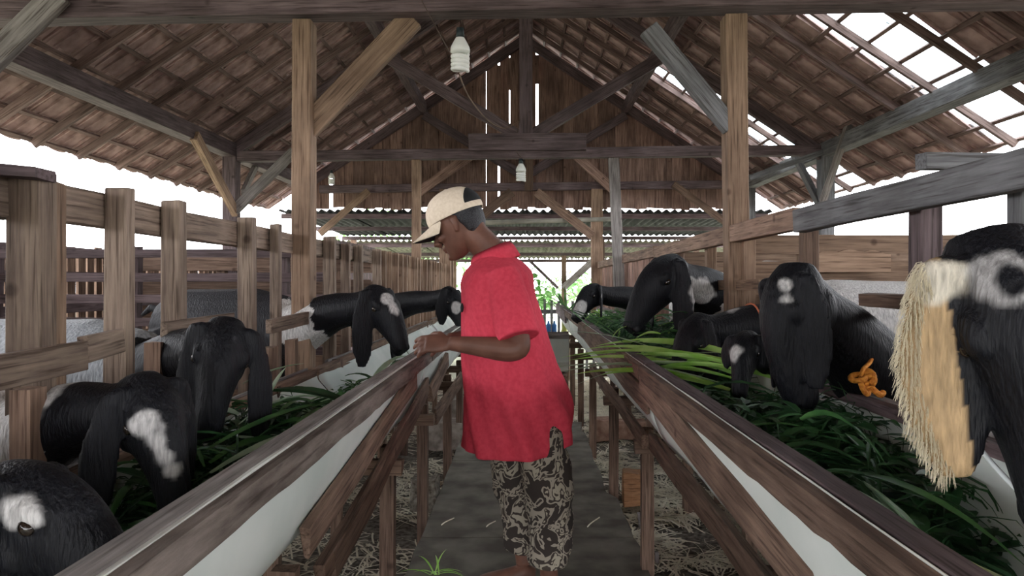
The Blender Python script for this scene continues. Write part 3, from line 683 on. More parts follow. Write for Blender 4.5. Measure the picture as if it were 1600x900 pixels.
# cross trough closing the aisle
ct = thing('feed_trough', (.1, 7.0, GZ), 'short white-lined trough set across the end of the aisle', 'feeding trough')
bm = bmesh.new()
rr = [(0, .64), (.02, .40), (.08, .31), (.2, .28), (.32, .33), (.36, .62)]
for th in (0,):
    rows = [[V((x, 7.0+a, z)) for a, z in rr]+[V((x, 7.0+a*.94+.012, z+(.006 if 0 < i < 5 else 0))) for i, (a, z) in reversed(list(enumerate(rr)))] for x in (-.45, -.1, .2, .42)]
    skin_rings(bm, rows)
bmesh.ops.recalc_face_normals(bm, faces=bm.faces)
put('liner', mesh_from(bm), M['liner'], ct)
beam('rim_board', (-.47, 6.985, .65), (.42, 6.985, .65), .03, .05, M['grey'], ct); beam('rim_board', (-.47, 7.37, .64), (.42, 7.37, .64), .03, .05, M['grey'], ct)
for x in (-.4, .38):
    beam('bearer', (x, 6.95, .255), (x, 7.4, .255), .05, .05, M['brown'], ct)
    for y in (7.0, 7.34): beam('leg', (x, y, .25), (x, y, GZ-.04), .05, .05, M['brown'], ct)
# stick props by the walkway edge
for i, (a, b, lab) in enumerate((((998, 800, 3.95), (1004, 838, 3.9), 'thin upright stick at the right walkway edge, beside the orange block'), ((1026, 862, 3.4), (1030, 925, 3.4), 'short stake at the bottom of the view on the right walkway edge'))):
    tag(beam('stake', P(*a), P(*b)-V((0, 0, .03)), .018, .018, M['grey']), lab, 'stake')
# ------------------------------------------------------------------ straw and litter
bm = bmesh.new(); rs = random.Random(3)
def straw(bm, x, y, z, L, w, rnd):
    a = rnd.uniform(0, 6.28); d = V((math.cos(a), math.sin(a), rnd.uniform(-.05, .25))); side = V((-d.y, d.x, 0)).normalized()*w; k = rnd.uniform(-1.2, 1.2)
    pr = None; p = V((x, y, z)); 
    for i in range(5):
        q = (bm.verts.new(p-side), bm.verts.new(p+side+V((0, 0, w*.5))))
        if pr: bm.faces.new((pr[0], q[0], q[1], pr[1]))
        pr = q; d = Matrix.Rotation(k/5, 3, 'Z') @ d; d.z -= .06; side = V((-d.y, d.x, 0)).normalized()*w; p = p+d*L/4; p.z = max(p.z, GZ-.005)
for i in range(26000):
    s = rs.choice((-1, 1, 1)); x = s*rs.uniform(.42, 1.3); y = rs.uniform(1.2, 9.8)
    if noise.noise(V((x*3, y*3, 7))) < -.12 - (.0 if s > 0 else -.12): continue
    straw(bm, x, y, GZ+.005+rs.uniform(0, .04), rs.uniform(.05, .22), rs.uniform(.002, .005), rs)
for i in range(2500): straw(bm, rs.uniform(-.9, .9), rs.uniform(6.2, 10), GZ+.01, rs.uniform(.08, .25), .004, rs)
tag(centre_obj('straw', mesh_from(bm), M['straw']), 'loose dry straw strewn over the dirt beside the walkway', 'straw', kind='stuff')
for i, (px, py, Y, L, lab) in enumerate(((690, 822, 3.1, .05, 'curled dry leaf on the walkway left of the trousers'), (760, 825, 3.0, .04, 'small pale scrap on the walkway by the trouser leg'), (918, 825, 3.05, .07, 'bent dry stem on the walkway right of the man'))):
    bm = bmesh.new(); p = P(px, py, 1); Y = CH/(-(p.z-CH)); p = V((p.x*Y, Y, .006)); tube(bm, spl([p, p+V((L*.3, L*.6, .004)), p+V((L*1.0, L*1.9, .002))], 4), .003, 6)
    tag(centre_obj('dry_stem', mesh_from(bm), M['straw']), lab, 'straw')
t = thing('grass_tuft', V((-.36, 2.93, 0)), 'small green grass tuft at the left walkway edge, bottom of the view', 'grass')
for i in range(9):
    bm = bmesh.new(); blade_bm(bm, (-.36+random.uniform(-.02, .02), 2.93, .002), (random.uniform(-1, 1), random.uniform(-.5, .5), .55), random.uniform(.1, .2), .008, .6); put('leaf', mesh_from(bm), M['leafb'], t)
# ------------------------------------------------------------------ green feed in the troughs
def keep(bm, side):
    for v in bm.verts:
        x = abs(v.co.x)
        if v.co.z < CH-.27:
            lim = .462 if v.co.z > .72 else .50 if v.co.z > .62 else .53
            x = max(lim, min(.872, x)); v.co.x = side*x
        v.co.z = max(v.co.z, .555+.35*max(0, abs(x-.66)-.1))
def feed(side, ya, yb, dens, top, label, big, mats, seed, xr=(.50, .86), blades=(.25, .5)):
    rnd = random.Random(seed); t = thing('green_feed', (side*.66, (ya+yb)/2, .6), label, 'fodder')
    bm = bmesh.new(); ny = max(4, int((yb-ya)/.06)); nx = 8; g = {}
    for j in range(ny+1):
        y = ya+(yb-ya)*j/ny; e = math.sin(math.pi*j/ny)**.4
        for i in range(nx+1):
            u = i/nx; x = .455+(.86-.455)*u
            h = .60+(top-.07-.60)*e*(.75+.35*math.sin(math.pi*u))+.03*noise.noise(V((x*14, y*9, seed)))
            g[i, j] = bm.verts.new((side*x, y, max(.585, h)))
    for j in range(ny):
        for i in range(nx): bm.faces.new((g[i, j], g[i+1, j], g[i+1, j+1], g[i, j+1]))
    for i in range(int(dens*(yb-ya))):
        y = rnd.uniform(ya+.05, yb-.05); e = math.sin(math.pi*(y-ya)/(yb-ya))**.4; x = side*rnd.uniform(*xr); z = .60+(top-.60)*e*rnd.uniform(.6, 1)
        a = rnd.uniform(0, 6.28)
        if rnd.random() < .6: blade_bm(bm, (x, y, z), (math.cos(a)*.7, math.sin(a), rnd.uniform(-.1, .6)), rnd.uniform(.10, .26), rnd.uniform(.005, .012), rnd.uniform(.4, 1.2), 5, rnd.uniform(-1, 1))
        else: broad_bm(bm, (x, y, z), (math.cos(a)*.8, math.sin(a), rnd.uniform(-.3, .6)), rnd.uniform(.05, .10), rnd.uniform(.02, .04))
    keep(bm, side)
    o = put('cut_leaves', mesh_from(bm), M[mats[0]], t); o['kind'] = 'stuff'
    for i in range(big):
        bm = bmesh.new(); y = rnd.uniform(ya+.1, yb-.1); x = side*rnd.uniform(xr[0]+.02, xr[1]-.03); a = rnd.uniform(0, 6.28); e = math.sin(math.pi*(y-ya)/(yb-ya))**.4
        blade_bm(bm, (x, y, .60+(top-.60)*e*rnd.uniform(.85, 1.05)), (math.cos(a)*.55, math.sin(a), rnd.uniform(.1, .6)), rnd.uniform(*blades), rnd.uniform(.014, .028), rnd.uniform(.5, 1.3), 8, rnd.uniform(-.8, .8))
        keep(bm, side); put('leaf', mesh_from(bm, smooth=True), M[rnd.choice(mats[1:])], t)
    return t
fa = feed(-1, 1.25, 2.75, 900, .80, 'heap of long green leaves in the nearest left trough', 70, ('leaf', 'leaf', 'leaf2', 'leaf2', 'leafp'), 11, blades=(.2, .4))
fb = feed(-1, 3.0, 3.7, 350, .70, 'thin scatter of green leaves in the trough by the man\'s hands', 8, ('leaf2', 'leaf2', 'leafp'), 12)
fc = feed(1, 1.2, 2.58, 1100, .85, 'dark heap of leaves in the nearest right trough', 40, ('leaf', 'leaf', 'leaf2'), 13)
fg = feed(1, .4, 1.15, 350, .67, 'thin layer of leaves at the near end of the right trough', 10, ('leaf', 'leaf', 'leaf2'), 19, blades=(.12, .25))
fd = feed(1, 2.65, 4.9, 800, .97, 'leafy heap in the second right trough under the big spotted goat', 30, ('leaf', 'leaf2', 'leaf2', 'leafb'), 14, blades=(.15, .35))
fe = feed(1, 5.05, 7.2, 260, .92, 'leafy heap in the far right trough', 12, ('leaf2', 'leaf2', 'leafb'), 15, blades=(.2, .4))
# stems and sprigs of the left heap that stand up
def specific(t, name, p0, p1, w, droop, mat, curl=0, seg=9, label=None, sag=0):
    bm = bmesh.new(); p0 = V(p0); p1 = V(p1); L = (p1-p0).length
    d = (p1-p0).normalized()+V((0, 0, droop*.5)); blade_bm(bm, p0, d, L*1.03, w, droop*1.0, seg, curl)
    o = put(name, mesh_from(bm, smooth=True), mat, t)
    if label: o['label'] = label
    return o
for (a, b, w, m) in (((545, 632, 1.95), (400, 598, 2.05), .06, 'leaf'), ((330, 740, 1.5), (540, 640, 1.9), .03, 'leafp'), ((440, 720, 1.6), (500, 620, 1.9), .035, 'leaf2'), ((300, 770, 1.45), (450, 690, 1.7), .02, 'leaf2'), ((380, 600, 2.0), (470, 560, 2.1), .015, 'leafp'), ((420, 620, 1.9), (445, 570, 2.0), .012, 'leafp'), ((455, 720, 1.6), (400, 780, 1.5), .04, 'leaf2'), ((330, 700, 1.6), (560, 600, 2.1), .03, 'leaf2')):
    specific(fa, 'leaf', P(*a), P(*b), w, .25, M[m])
for (a, b, w, m) in (((570, 615, 2.55), (640, 530, 3.2), .03, 'leafp'), ((600, 600, 2.7), (628, 545, 3.1), .02, 'leaf2')):
    specific(fb, 'leaf', P(*a), P(*b), w, .3, M[m])
# bright long leaves across the right rim
br = thing('long_leaf_bundle', P(1000, 580, 3.4), 'bundle of bright green strap leaves drooping over the right trough edge', 'leaves')
rb = random.Random(4)
for (a, b, w) in (((1185, 590, 2.5), (880, 532, 3.3), .05), ((1200, 600, 2.4), (866, 556, 3.2), .05), ((1180, 578, 2.6), (935, 515, 3.5), .05), ((1130, 615, 2.4), (862, 550, 3.2), .04), ((1210, 605, 2.3), (960, 535, 3.1), .05), ((1140, 625, 2.35), (900, 562, 3.0), .055), ((1120, 590, 2.7), (905, 535, 3.5), .04), ((1170, 615, 2.35), (985, 560, 2.9), .045), ((1150, 600, 2.5), (920, 520, 3.4), .05), ((1100, 612, 2.45), (940, 570, 2.9), .05), ((1220, 612, 2.2), (1020, 555, 2.8), .05), ((1090, 590, 2.7), (890, 545, 3.2), .035), ((1190, 600, 2.4), (1000, 540, 3.0), .045)):
    specific(br, 'leaf', P(*a)+V((0, 0, .03)), P(*b), w*.8, .20, M[rb.choice(('leafb', 'leafb', 'leafb', 'leafp'))], rb.uniform(-.7, .7))
for (a, b, w) in (((1215, 560, 2.6), (1000, 545, 3.0), .012), ((1060, 560, 3.0), (880, 500, 3.6), .012), ((980, 540, 3.3), (848, 455, 3.8), .014), ((960, 520, 3.5), (880, 470, 4.0), .014), ((920, 510, 4.2), (850, 452, 4.4), .018), ((1050, 560, 2.9), (900, 590, 2.9), .008)):
    specific(br, 'leaf', P(*a), P(*b), w, .2, M['leafp' if w < .013 else 'leaf2'])
# palm frond stub at the lower right
pf_ = thing('cut_palm_frond', P(1470, 870, 1.15), 'cut palm frond with yellow-green stalk at the lower right of the heap', 'frond')
bm = bmesh.new(); tube(bm, spl([P(1580, 930, .92), P(1500, 890, 1.05), P(1440, 850, 1.15)], 4), [.018]*8+[.012], 10); put('stalk', mesh_from(bm, smooth=True), M['stalk'], pf_)
for (b, m, w) in (((1336, 735, 1.45), 'leafp', .018), ((1350, 742, 1.42), 'leafp', .016), ((1300, 745, 1.45), 'leaf2', .02), ((1290, 765, 1.4), 'leaf2', .02), ((1310, 760, 1.4), 'leaf2', .022), ((1365, 760, 1.4), 'leafp', .02), ((1320, 780, 1.3), 'leaf2', .02), ((1345, 760, 1.35), 'leafp', .014), ((1275, 730, 1.5), 'leaf2', .016)):
    specific(pf_, 'leaflet', P(1455, 862, 1.13), P(*b), w, .12, M[m], random.uniform(-1, 1))
# ------------------------------------------------------------------ goats
BLK = (.0055, .006, .009); WHT = (.60, .585, .57); TAN_ = (.44, .30, .16); GRY = (.12, .12, .13)
EARV = []
def goat(name, label, H, d, Nk, R, k=1.0, spots=(), base=BLK, body=WHT, face=None, ear=(.26, .045), ear_dir=((0, 0, -1), (0, 0, -1)), voxel=.0065, group=None, neckcol=None, collar=None, earref=None, floor=SF+.0, horn=False, earcol=None):
    """one whole goat: head at H pointing along d, neck running to the shoulders Nk, rump R, feet on the stall floor"""
    H = V(H); d = V(d).normalized(); Nk = V(Nk); R = V(R)
    Fv = V(face) if face is not None else V(((H-Nk).x, (H-Nk).y, 0)); Fv.normalize()
    cf = d.dot(Fv); up = Fv*(-d.z)+V((0, 0, 1))*max(cf, .05); up = (up-d*up.dot(d)).normalized(); sd = up.cross(d)
    bm = bmesh.new()
    st = [(-.045, .035, -.030, .036), (-.01, .060, -.055, .054), (.035, .074, -.066, .060), (.08, .076, -.066, .055), (.125, .068, -.058, .044), (.165, .053, -.050, .037), (.20, .036, -.047, .034), (.228, .018, -.044, .031), (.248, -.002, -.036, .022)]
    rs = []
    for x, a, b, w in spl(st, 3):
        rs.append(ring(H+d*(x-.05)*k+up*((a+b)/2)*k, up*((a-b)/2)*k, sd*w*k, 16))
    skin_rings(bm, rs)
    R3 = Matrix((d, sd, up)).transposed()
    for s in (-1, 1):
        ball(bm, H+(d*.010+sd*s*.050+up*.034)*k, (.026*k, .014*k, .017*k), R3)             # brow
        ball(bm, H+(d*.185+sd*s*.016+up*-.006)*k, (.016*k, .013*k, .012*k), R3)             # nostril wing
        ball(bm, H+(d*.0+sd*s*.040+up*-.035)*k, (.05*k, .022*k, .03*k), R3)                # cheek
        # ear
        e0 = H+(d*-.055+sd*s*.040+up*.028)*k; e1 = e0+(sd*s*.026+up*.004)*k; ed = V(ear_dir[0 if s < 0 else 1]).normalized(); L = ear[0]*k; w = ear[1]*k*(.8 if earref is None else .75)
        q = [e0, e1, e1+sd*s*.010*k+ed*L*.2, e1+sd*s*.014*k+ed*L*.5, e1+sd*s*.012*k+ed*L*.8, e1+sd*s*.016*k+ed*L]
        if earref is not None: ref = V(earref)
        else: ref = (sd*s*.75+up*-.55) if abs(d.dot(ed)) > .7 else (d*.8+sd*s*.45)
        tube(bm, spl(q, 3), [(a*1, b) for a, b in spl([(.016*k, .014*k), (.018*k, .012*k), (w*.72, .0085), (w, .0085), (w*.85, .0085), (w*.35, .007)], 3)], 12, ref=ref)
    ball(bm, H+(d*.17+up*-.045)*k, (.03*k, .024*k, .012*k), R3)
    # neck and body
    nk0 = H-d*.045*k; mid = nk0.lerp(Nk, .5)+V((0, 0, .02))
    tube(bm, spl([nk0, nk0.lerp(mid, .4)+V((0, 0, -.012)), mid, Nk], 4), [a for a, in spl([(.052*k,), (.062*k,), (.078*k,), (.12*k,)], 4)], 16)
    bd = (R-Nk).normalized(); L = (R-Nk).length
    tube(bm, [Nk-bd*.06, Nk, Nk.lerp(R, .25), Nk.lerp(R, .55)-V((0, 0, .02)), Nk.lerp(R, .85), R, R+bd*.05], [(.09*k, .07*k), (.16*k, .11*k), (.185*k, .135*k), (.19*k, .15*k), (.165*k, .135*k), (.12*k, .11*k), (.05, .05)], 18, ref=(0, 0, 1))
    sb = bd.cross(V((0, 0, 1))).normalized()
    for s in (-1, 1):
        f = Nk+bd*.06+sb*s*.07*k; g = V((f.x, f.y, floor))
        tube(bm, [f, V((f.x, f.y, f.z-.16)), (f*.45+g*.55)+bd*-.01, g+V((0, 0, .09)), g+V((0, 0, .045))-bd*.005, g+V((0, 0, .0))-bd*.02], [.06, .045, .026, .018, .02, .024], 10)
        f = R-bd*.05+sb*s*.075*k; g = V((f.x, f.y, floor))+bd*.02; hk = f*.3+g*.7+bd*.05
        tube(bm, [f, (f*.62+g*.38)-bd*.06, hk, g+V((0, 0, .09)), g+V((0, 0, .04))-bd*.01, g-bd*.03], [.085, .06, .025, .019, .02, .024], 10)
    tl = R+bd*.04+V((0, 0, .07)); tube(bm, [tl-bd*.04, tl+bd*.05+V((0, 0, .02)), tl+bd*.10-V((0, 0, .02))], [.025, .02, .01], 8)
    me = fuse(bm, voxel, 4)
    ca = me.color_attributes.new('Col', 'FLOAT_COLOR', 'POINT'); nl = (H-Nk).length
    cols = []
    for v in me.vertices:
        p = v.co; wob = .022*noise.noise(p*14)+.012*noise.noise(p*40)
        along = (p-Nk).dot((H-Nk).normalized())/nl
        c = base if along > .42+wob*3 else (neckcol or body)
        if along < .12+wob*2: c = body
        if earcol:
            rel = p-H; q = abs(rel.dot(sd))
            if q > .065*k and along > .6 and (rel.dot(sd) < 0 or earcol[1] == 2): c = earcol[0]
        for (sp, r, sc) in spots:
            q = max(0, min(1, (r-(p-V(sp)).length-wob*.7)/.010+.5)); c = tuple(a_+(b_-a_)*q for a_, b_ in zip(c, sc))
        rel = p-H; x = rel.dot(d)/k; y = abs(rel.dot(sd))/k; z = rel.dot(up)/k
        if x > .183 and .008 < y < .02 and abs(z+.004) < .008: c = (.004, .004, .004)
        cols += [*c, 1]
    ca.data.foreach_set('color', cols)
    EARV.clear()
    for v in me.vertices:
        if abs((v.co-H).dot(sd)) > .078*k and (v.co-Nk).dot((H-Nk).normalized()) > nl*.6: EARV.append((v.co.copy(), v.normal.copy()))
    og = V((Nk.lerp(R, .5).x, Nk.lerp(R, .5).y, floor)); t = thing('goat', og, label, 'goat', group)
    me.transform(Matrix.Translation(-og)); put('body', me, M['fur'], t, Matrix.Translation(og))
    for s in (-1, 1):
        bm = bmesh.new(); c = H+(d*.016+sd*s*.0555+up*.018)*k; ball(bm, (0, 0, 0), (.0125*k, .0085*k, .0105*k), R3, 2)
        put('eye', mesh_from(bm, smooth=True), M['eye'], t, Matrix.Translation(c))
    if collar:
        f, r, mat = collar; c = nk0.lerp(Nk, f); tdir = (Nk-nk0).normalized(); u = (V((0, 0, 1))-tdir*tdir.z).normalized(); w = tdir.cross(u)
        pts = [c+u*r*math.cos(a)+w*r*math.sin(a) for a in [i*math.pi/12 for i in range(25)]]
        bm = bmesh.new(); tube(bm, pts, .0035, 8, cap=False); bmesh.ops.recalc_face_normals(bm, faces=bm.faces); put('collar', mesh_from(bm, smooth=True), M[mat], t)
    return t
def body_pts(H, side, dy=0, zf=.84, reach=.30, blen=.62):
    N_ = V((side*(1.10), H.y+.08+dy, zf)); R = V((side*(1.10+blen), H.y+.22+dy, zf+.03)); return N_, R
# left side, from the nearest
H = P(62, 815, 1.02); n_, r_ = body_pts(H, -1, -.1, .78)
goat('goat', 'black goat at the bottom left corner with a white cheek patch', H, (.75, -.1, -.55), n_, r_, 1.0, [(P(22, 800, .96), .018, WHT), (P(38, 804, .95), .016, WHT), (P(55, 808, .94), .014, WHT)], body=BLK, ear_dir=((-.3, 0, -1), (-.3, 0, -1)))
H = P(236, 655, 1.46); n_, r_ = body_pts(H, -1, .02, .80)
goat('goat', 'black goat with a white blaze down its nose at the left trough', H, (.42, -.25, -.85), n_, r_, .98, [(P(95, 650, 1.55), .105, WHT), (P(228, 660, 1.40), .026, WHT), (P(252, 668, 1.38), .022, WHT), (P(243, 690, 1.38), .026, WHT), (P(256, 715, 1.38), .024, WHT), (P(268, 738, 1.38), .024, WHT), (P(274, 752, 1.38), .018, WHT)], ear=(.25, .048), ear_dir=((-.12, 0, -1), (-.05, .1, -1)), face=(.75, -.65, 0), neckcol=WHT, body=(.05, .05, .055))
H = P(345, 558, 1.85); n_, r_ = body_pts(H, -1, .2, .86)
goat('goat', 'all black long-eared goat eating between left fence posts', H, (.02, -.45, -.88), n_, r_, 1.05, [(P(376, 522, 1.80), .016, GRY)], body=(.42, .45, .48), neckcol=BLK, face=(.45, -.9, 0), ear=(.27, .05))
H = P(595, 482, 3.22); n_, r_ = body_pts(H, -1, .1, .92)
goat('goat', 'black goat with white forehead patch by the man\'s hand', H, (.55, -.40, -.74), n_, r_, 1.15, [(P(608, 460, 3.13), .045, WHT), (P(618, 476, 3.13), .035, WHT)], face=(.8, -.6, 0), ear=(.28, .055), body=(.03, .03, .035), neckcol=WHT)
H = P(706, 472, 4.9); n_, r_ = body_pts(H, -1, .3, .92)
goat('goat', 'black goat with white cheek close beside the man\'s chest', H, (.45, -.4, -.8), n_, r_, 1.12, [(P(711, 482, 4.80), .04, WHT)], face=(.8, -.6, 0), ear=(.2, .05), body=BLK)
# right side, from the far end
H = P(922, 464, 5.5); n_, r_ = body_pts(H, 1, .3, .95)
goat('goat', 'farthest right goat, black and white spotted face', H, (-.55, -.5, -.62), n_, r_, 1.2, [(P(908, 482, 5.36), .065, WHT), (P(900, 468, 5.36), .03, BLK), (P(912, 486, 5.34), .02, BLK), (P(955, 458, 5.4), .07, WHT)], face=(-.8, -.6, 0), ear=(.2, .045))
H = P(1035, 440, 3.5); n_, r_ = body_pts(H, 1, .25, 1.0)
goat('goat', 'big black goat with raised head and white shoulder, leaves at its mouth', H, (-.62, -.30, -.70), n_, r_, 1.48, [(P(1108, 468, 3.45), .13, WHT), (P(1002, 418, 3.40), .03, WHT), (P(1003, 525, 3.35), .05, GRY)], face=(-.85, -.5, 0), ear=(.24, .05), neckcol=WHT)
H = P(1088, 535, 2.92); n_, r_ = body_pts(H, 1, -.02, .95)
goat('goat', 'black goat with head down in the leaves and a thin red neck cord', H, (-.35, -.2, -.9), n_, r_, 1.2, [(P(1140, 462, 2.9), .07, WHT)], face=(-.9, -.4, 0), collar=(.5, .118, 'cord_r'), ear=(.22, .045), neckcol=BLK)
H = P(1165, 552, 2.25); n_, r_ = body_pts(H, 1, .28, .72)
goat('goat', 'small young goat with white left cheek, low behind the big dark one', H, (-.3, -.5, -.75), n_, r_, .75, [(P(1136, 548, 2.2), .035, WHT)], face=(-.6, -.8, 0), ear=(.13, .045))
H = P(1243, 485, 1.96); n_, r_ = body_pts(H, 1, .12, .80)
goat('goat', 'large glossy black goat with a pale crown patch, orange rope below its neck', H, (-.10, -.16, -.98), n_, r_, 1.3, [(P(1224, 442, 1.90), .024, WHT), (P(1229, 462, 1.88), .018, WHT)], face=(-.95, -.3, 0), neckcol=BLK, ear=(.22, .05), body=BLK, voxel=.006, ear_dir=((.15, 0, -1), (.05, 0, -1)))
H = P(1582, 510, .96); n_, r_ = body_pts(H, 1, .15, .93)
ngoat = goat('goat', 'nearest right goat, black face with pale eye ring and a long tan ear', H, (.10, -.30, -.95), n_, r_, 1.35, [(P(1470, 435, .93), .03, (.60, .55, .46)), (P(1574, 432, .90), .036, (.35, .34, .34)), (P(1584, 442, .90), .020, BLK)], face=(-.15, -1, 0), neckcol=TAN_, ear=(.195, .052), body=TAN_, earcol=(TAN_, 2), voxel=.0055, ear_dir=((.14, -.05, -1), (.1, 0, -1)), earref=(1, -.2, 0))
# long pale hair along the ear and nape of the nearest goat
bm = bmesh.new(); rh = random.Random(9)
rim = [(p, n) for p, n in EARV if p.x < P(1510, 0, .96).x and n.x < -.3]
for i in range(1500):
    p, n = rh.choice(rim); p = p+V((0, rh.uniform(-.003, .003), rh.uniform(-.004, .004))); u = rh.uniform(.25, .65); d = (n*1.0+V((0, 0, -.8))).normalized()
    tube(bm, [p, p+d*.012*u, p+d*.02*u+V((0, rh.uniform(-.004, .004), -.014*u))], [.0005, .0004, .0002], 3, cap=False)
o = put('ear_fringe', mesh_from(bm), plain('cream_hair', (.62, .55, .40), .6), ngoat); o['kind'] = 'stuff'
goat('goat', 'white goat standing inside the right stall behind the roof post', (1.50, 5.0, 1.0), (-.5, -.3, -.5), (1.48, 4.72, .95), (1.62, 4.28, .98), 1.0, base=WHT, body=WHT)
# ------------------------------------------------------------------ ropes
bm = bmesh.new()
kp = V((.885, 1.93, .885))
tube(bm, spl([P(1372, 537, 2.0), P(1360, 565, 1.97), kp+V((0, 0, .05)), kp], 5), .0055, 8)
rnd = random.Random(5)
for i in range(5):
    ax_ = V((rnd.uniform(-1, 1), rnd.uniform(-1, 1), rnd.uniform(-.6, .6))).normalized(); u = ax_.orthogonal().normalized(); w = ax_.cross(u); c = kp+V((rnd.uniform(-.022, .016), rnd.uniform(-.012, .012), .016+rnd.uniform(-.004, .02))); r = rnd.uniform(.015, .024)
    tube(bm, [c+u*r*math.cos(j/14*6.283)+w*r*.8*math.sin(j/14*6.283) for j in range(15)], .0075, 8)
tube(bm, spl([kp+V((.01, 0, .02)), kp+V((.04, -.01, -.01)), kp+V((.055, 0, -.005))], 4), .008, 8)
tag(centre_obj('rope', mesh_from(bm, smooth=True), M['rope_o']), 'orange rope knotted on the right trough\'s back rim', 'rope')
tag(cable('rope', [P(1430, 598, 1.12), P(1500, 665, 1.02), P(1560, 735, .96), P(1640, 815, .88)], .0035, M['rope_w']), 'taut white cord slanting in front of the nearest right goat', 'rope')
# ------------------------------------------------------------------ lamps and wires
def bulb(top, k, label, Y):
    t = thing('light_bulb', top, label, 'light bulb')
    bm = bmesh.new(); tube(bm, [top, top-V((0, 0, .045*k))], [.016*k, .019*k], 16); put('socket', mesh_from(bm, smooth=True), M['socket'], t)
    bm = bmesh.new(); z = .042*k; tube(bm, spl([top-V((0, 0, a*k)) for a in (.04, .055, .085, .105)], 4), [r for r, in spl([(.017*k,), (.026*k,), (.041*k,), (.043*k,)], 4)], 20); put('housing', mesh_from(bm, smooth=True), M['bulb'], t)
    bm = bmesh.new(); pts = []
    for i in range(4*16+1):
        a = i/16*6.283; pts.append(top+V((.033*k*math.cos(a), .033*k*math.sin(a), -(.115+.018*i/16)*k)))
    tube(bm, pts, .0095*k, 8); put('spiral_tube', mesh_from(bm, smooth=True), M['bulb'], t)
    return t
bulb(P(719, 44, 3.22), 1.0, 'near spiral lamp with black socket hanging from the front beam', 3.22)
bulb(P(814, 248, 6.8), 1.1, 'second spiral lamp under the middle tie beam', 6.8)
bulb(P(518, 266, 8.9), .9, 'farthest lamp, tiny, near the left end of the gable wall', 8.9)
tag(cable('electric_wire', [P(656, -5, 3.22), P(680, 40, 3.22), P(703, 82, 3.22)], .0022, M['wire']), 'thin wire running down the front beam toward the near lamp', 'wire')
tag(cable('electric_wire', [P(716, 112, 3.3), P(735, 155, 4.2), P(765, 190, 5.5), P(790, 200, 6.6), P(812, 188, 6.83)], .004, M['post']), 'sagging wire from the near lamp to the king post', 'wire')
tag(cable('electric_wire', [P(812, 188, 6.83), P(806, 230, 6.82), P(814, 246, 6.82)], .005, M['wire']), 'short wire dropping from the king post to the second lamp', 'wire')
# ------------------------------------------------------------------ the man
MY = 2.80
man = thing('person', (.02, MY, 0), 'man in a red polo shirt, beige cap and camouflage trousers reaching left to the trough', 'person')
hc = P(716, 352, MY)+V((0, 0, 0))
fw = V((-.86, .26, -.42)).normalized(); upv = V((-.42, .08, .9)); upv = (upv-fw*upv.dot(fw)).normalized(); lf = upv.cross(fw)
HM = Matrix((fw, lf, upv)).transposed().to_4x4(); HM.translation = hc
def hp(x, y, z): return HM @ V((x, y, z))
body = bmesh.new()
rs = []
for z, xb, xf, w in spl([(.118, -.03, .02, .02), (.105, -.07, .05, .052), (.07, -.095, .08, .070), (.03, -.102, .088, .076), (0, -.099, .086, .076), (-.03, -.085, .083, .070), (-.06, -.06, .082, .062), (-.085, -.03, .082, .050), (-.105, 0, .077, .036), (-.117, .03, .068, .018)], 2):
    rs.append(ring(hp((xb+xf)/2, 0, z), fw*(xf-xb)/2, lf*w, 20))
skin_rings(body, rs)
H3 = HM.to_3x3()
tube(body, [hp(.080, 0, .02), hp(.098, 0, -.008), hp(.112, 0, -.028), hp(.092, 0, -.042)], [.008, .011, .015, .011], 10)
for s in (-1, 1):
    ball(body, hp(.098, s*.012, -.034), .009)
    ball(body, hp(.074, s*.032, .018), (.016, .022, .008), H3)
    ball(body, hp(.060, s*.045, -.025), (.024, .018, .018), H3)
    tube(body, [hp(-.012, s*.070, .022), hp(-.02, s*.082, .018), hp(-.020, s*.085, -.005), hp(-.012, s*.078, -.032)], [(.012, .006), (.016, .007), (.014, .007), (.007, .006)], 10, ref=fw)
ball(body, hp(.086, 0, -.060), (.012, .024, .006), H3); ball(body, hp(.084, 0, -.072), (.011, .020, .006), H3); ball(body, hp(.074, 0, -.100), (.018, .020, .014), H3)
nb = V((-.105, MY, 1.25))
tube(body, [hp(-.035, 0, -.02), hp(-.045, 0, -.07), nb+V((-.01, 0, .02)), nb+V((.02, 0, -.06))], [.058, .056, .062, .09], 18)
tube(body, [V((-.09, MY, 1.24)), V((-.085, MY, 1.19)), V((-.07, MY, 1.08)), V((-.04, MY, .93)), V((-.01, MY, .80)), V((0, MY, .70))], [(.05, .08), (.085, .165), (.115, .18), (.12, .16), (.125, .16), (.11, .145)], 20, ref=(1, 0, 0))
SHN = V((-.075, MY-.165, 1.175)); ELN = V((-.008, 2.54, .93)); WRN = V((-.262, 2.60, .952))
SHF = V((-.085, MY+.165, 1.175)); ELF = V((-.10, 3.09, .95)); WRF = V((-.31, 2.99, .935))
def arm(S, E, Wp, bm):
    tube(bm, spl([S, S.lerp(E, .3), S.lerp(E, .72), S.lerp(E, .92)+(Wp-E)*.02, E.lerp(Wp, .09)+(S-E)*.02, E.lerp(Wp, .27), E.lerp(Wp, .65), Wp], 4), [r for r, in spl([(.052,), (.047,), (.041,), (.039,), (.041,), (.043,), (.034,), (.026,)], 4)], 14)
arm(SHN, ELN, WRN, body); arm(SHF, ELF, WRF, body)
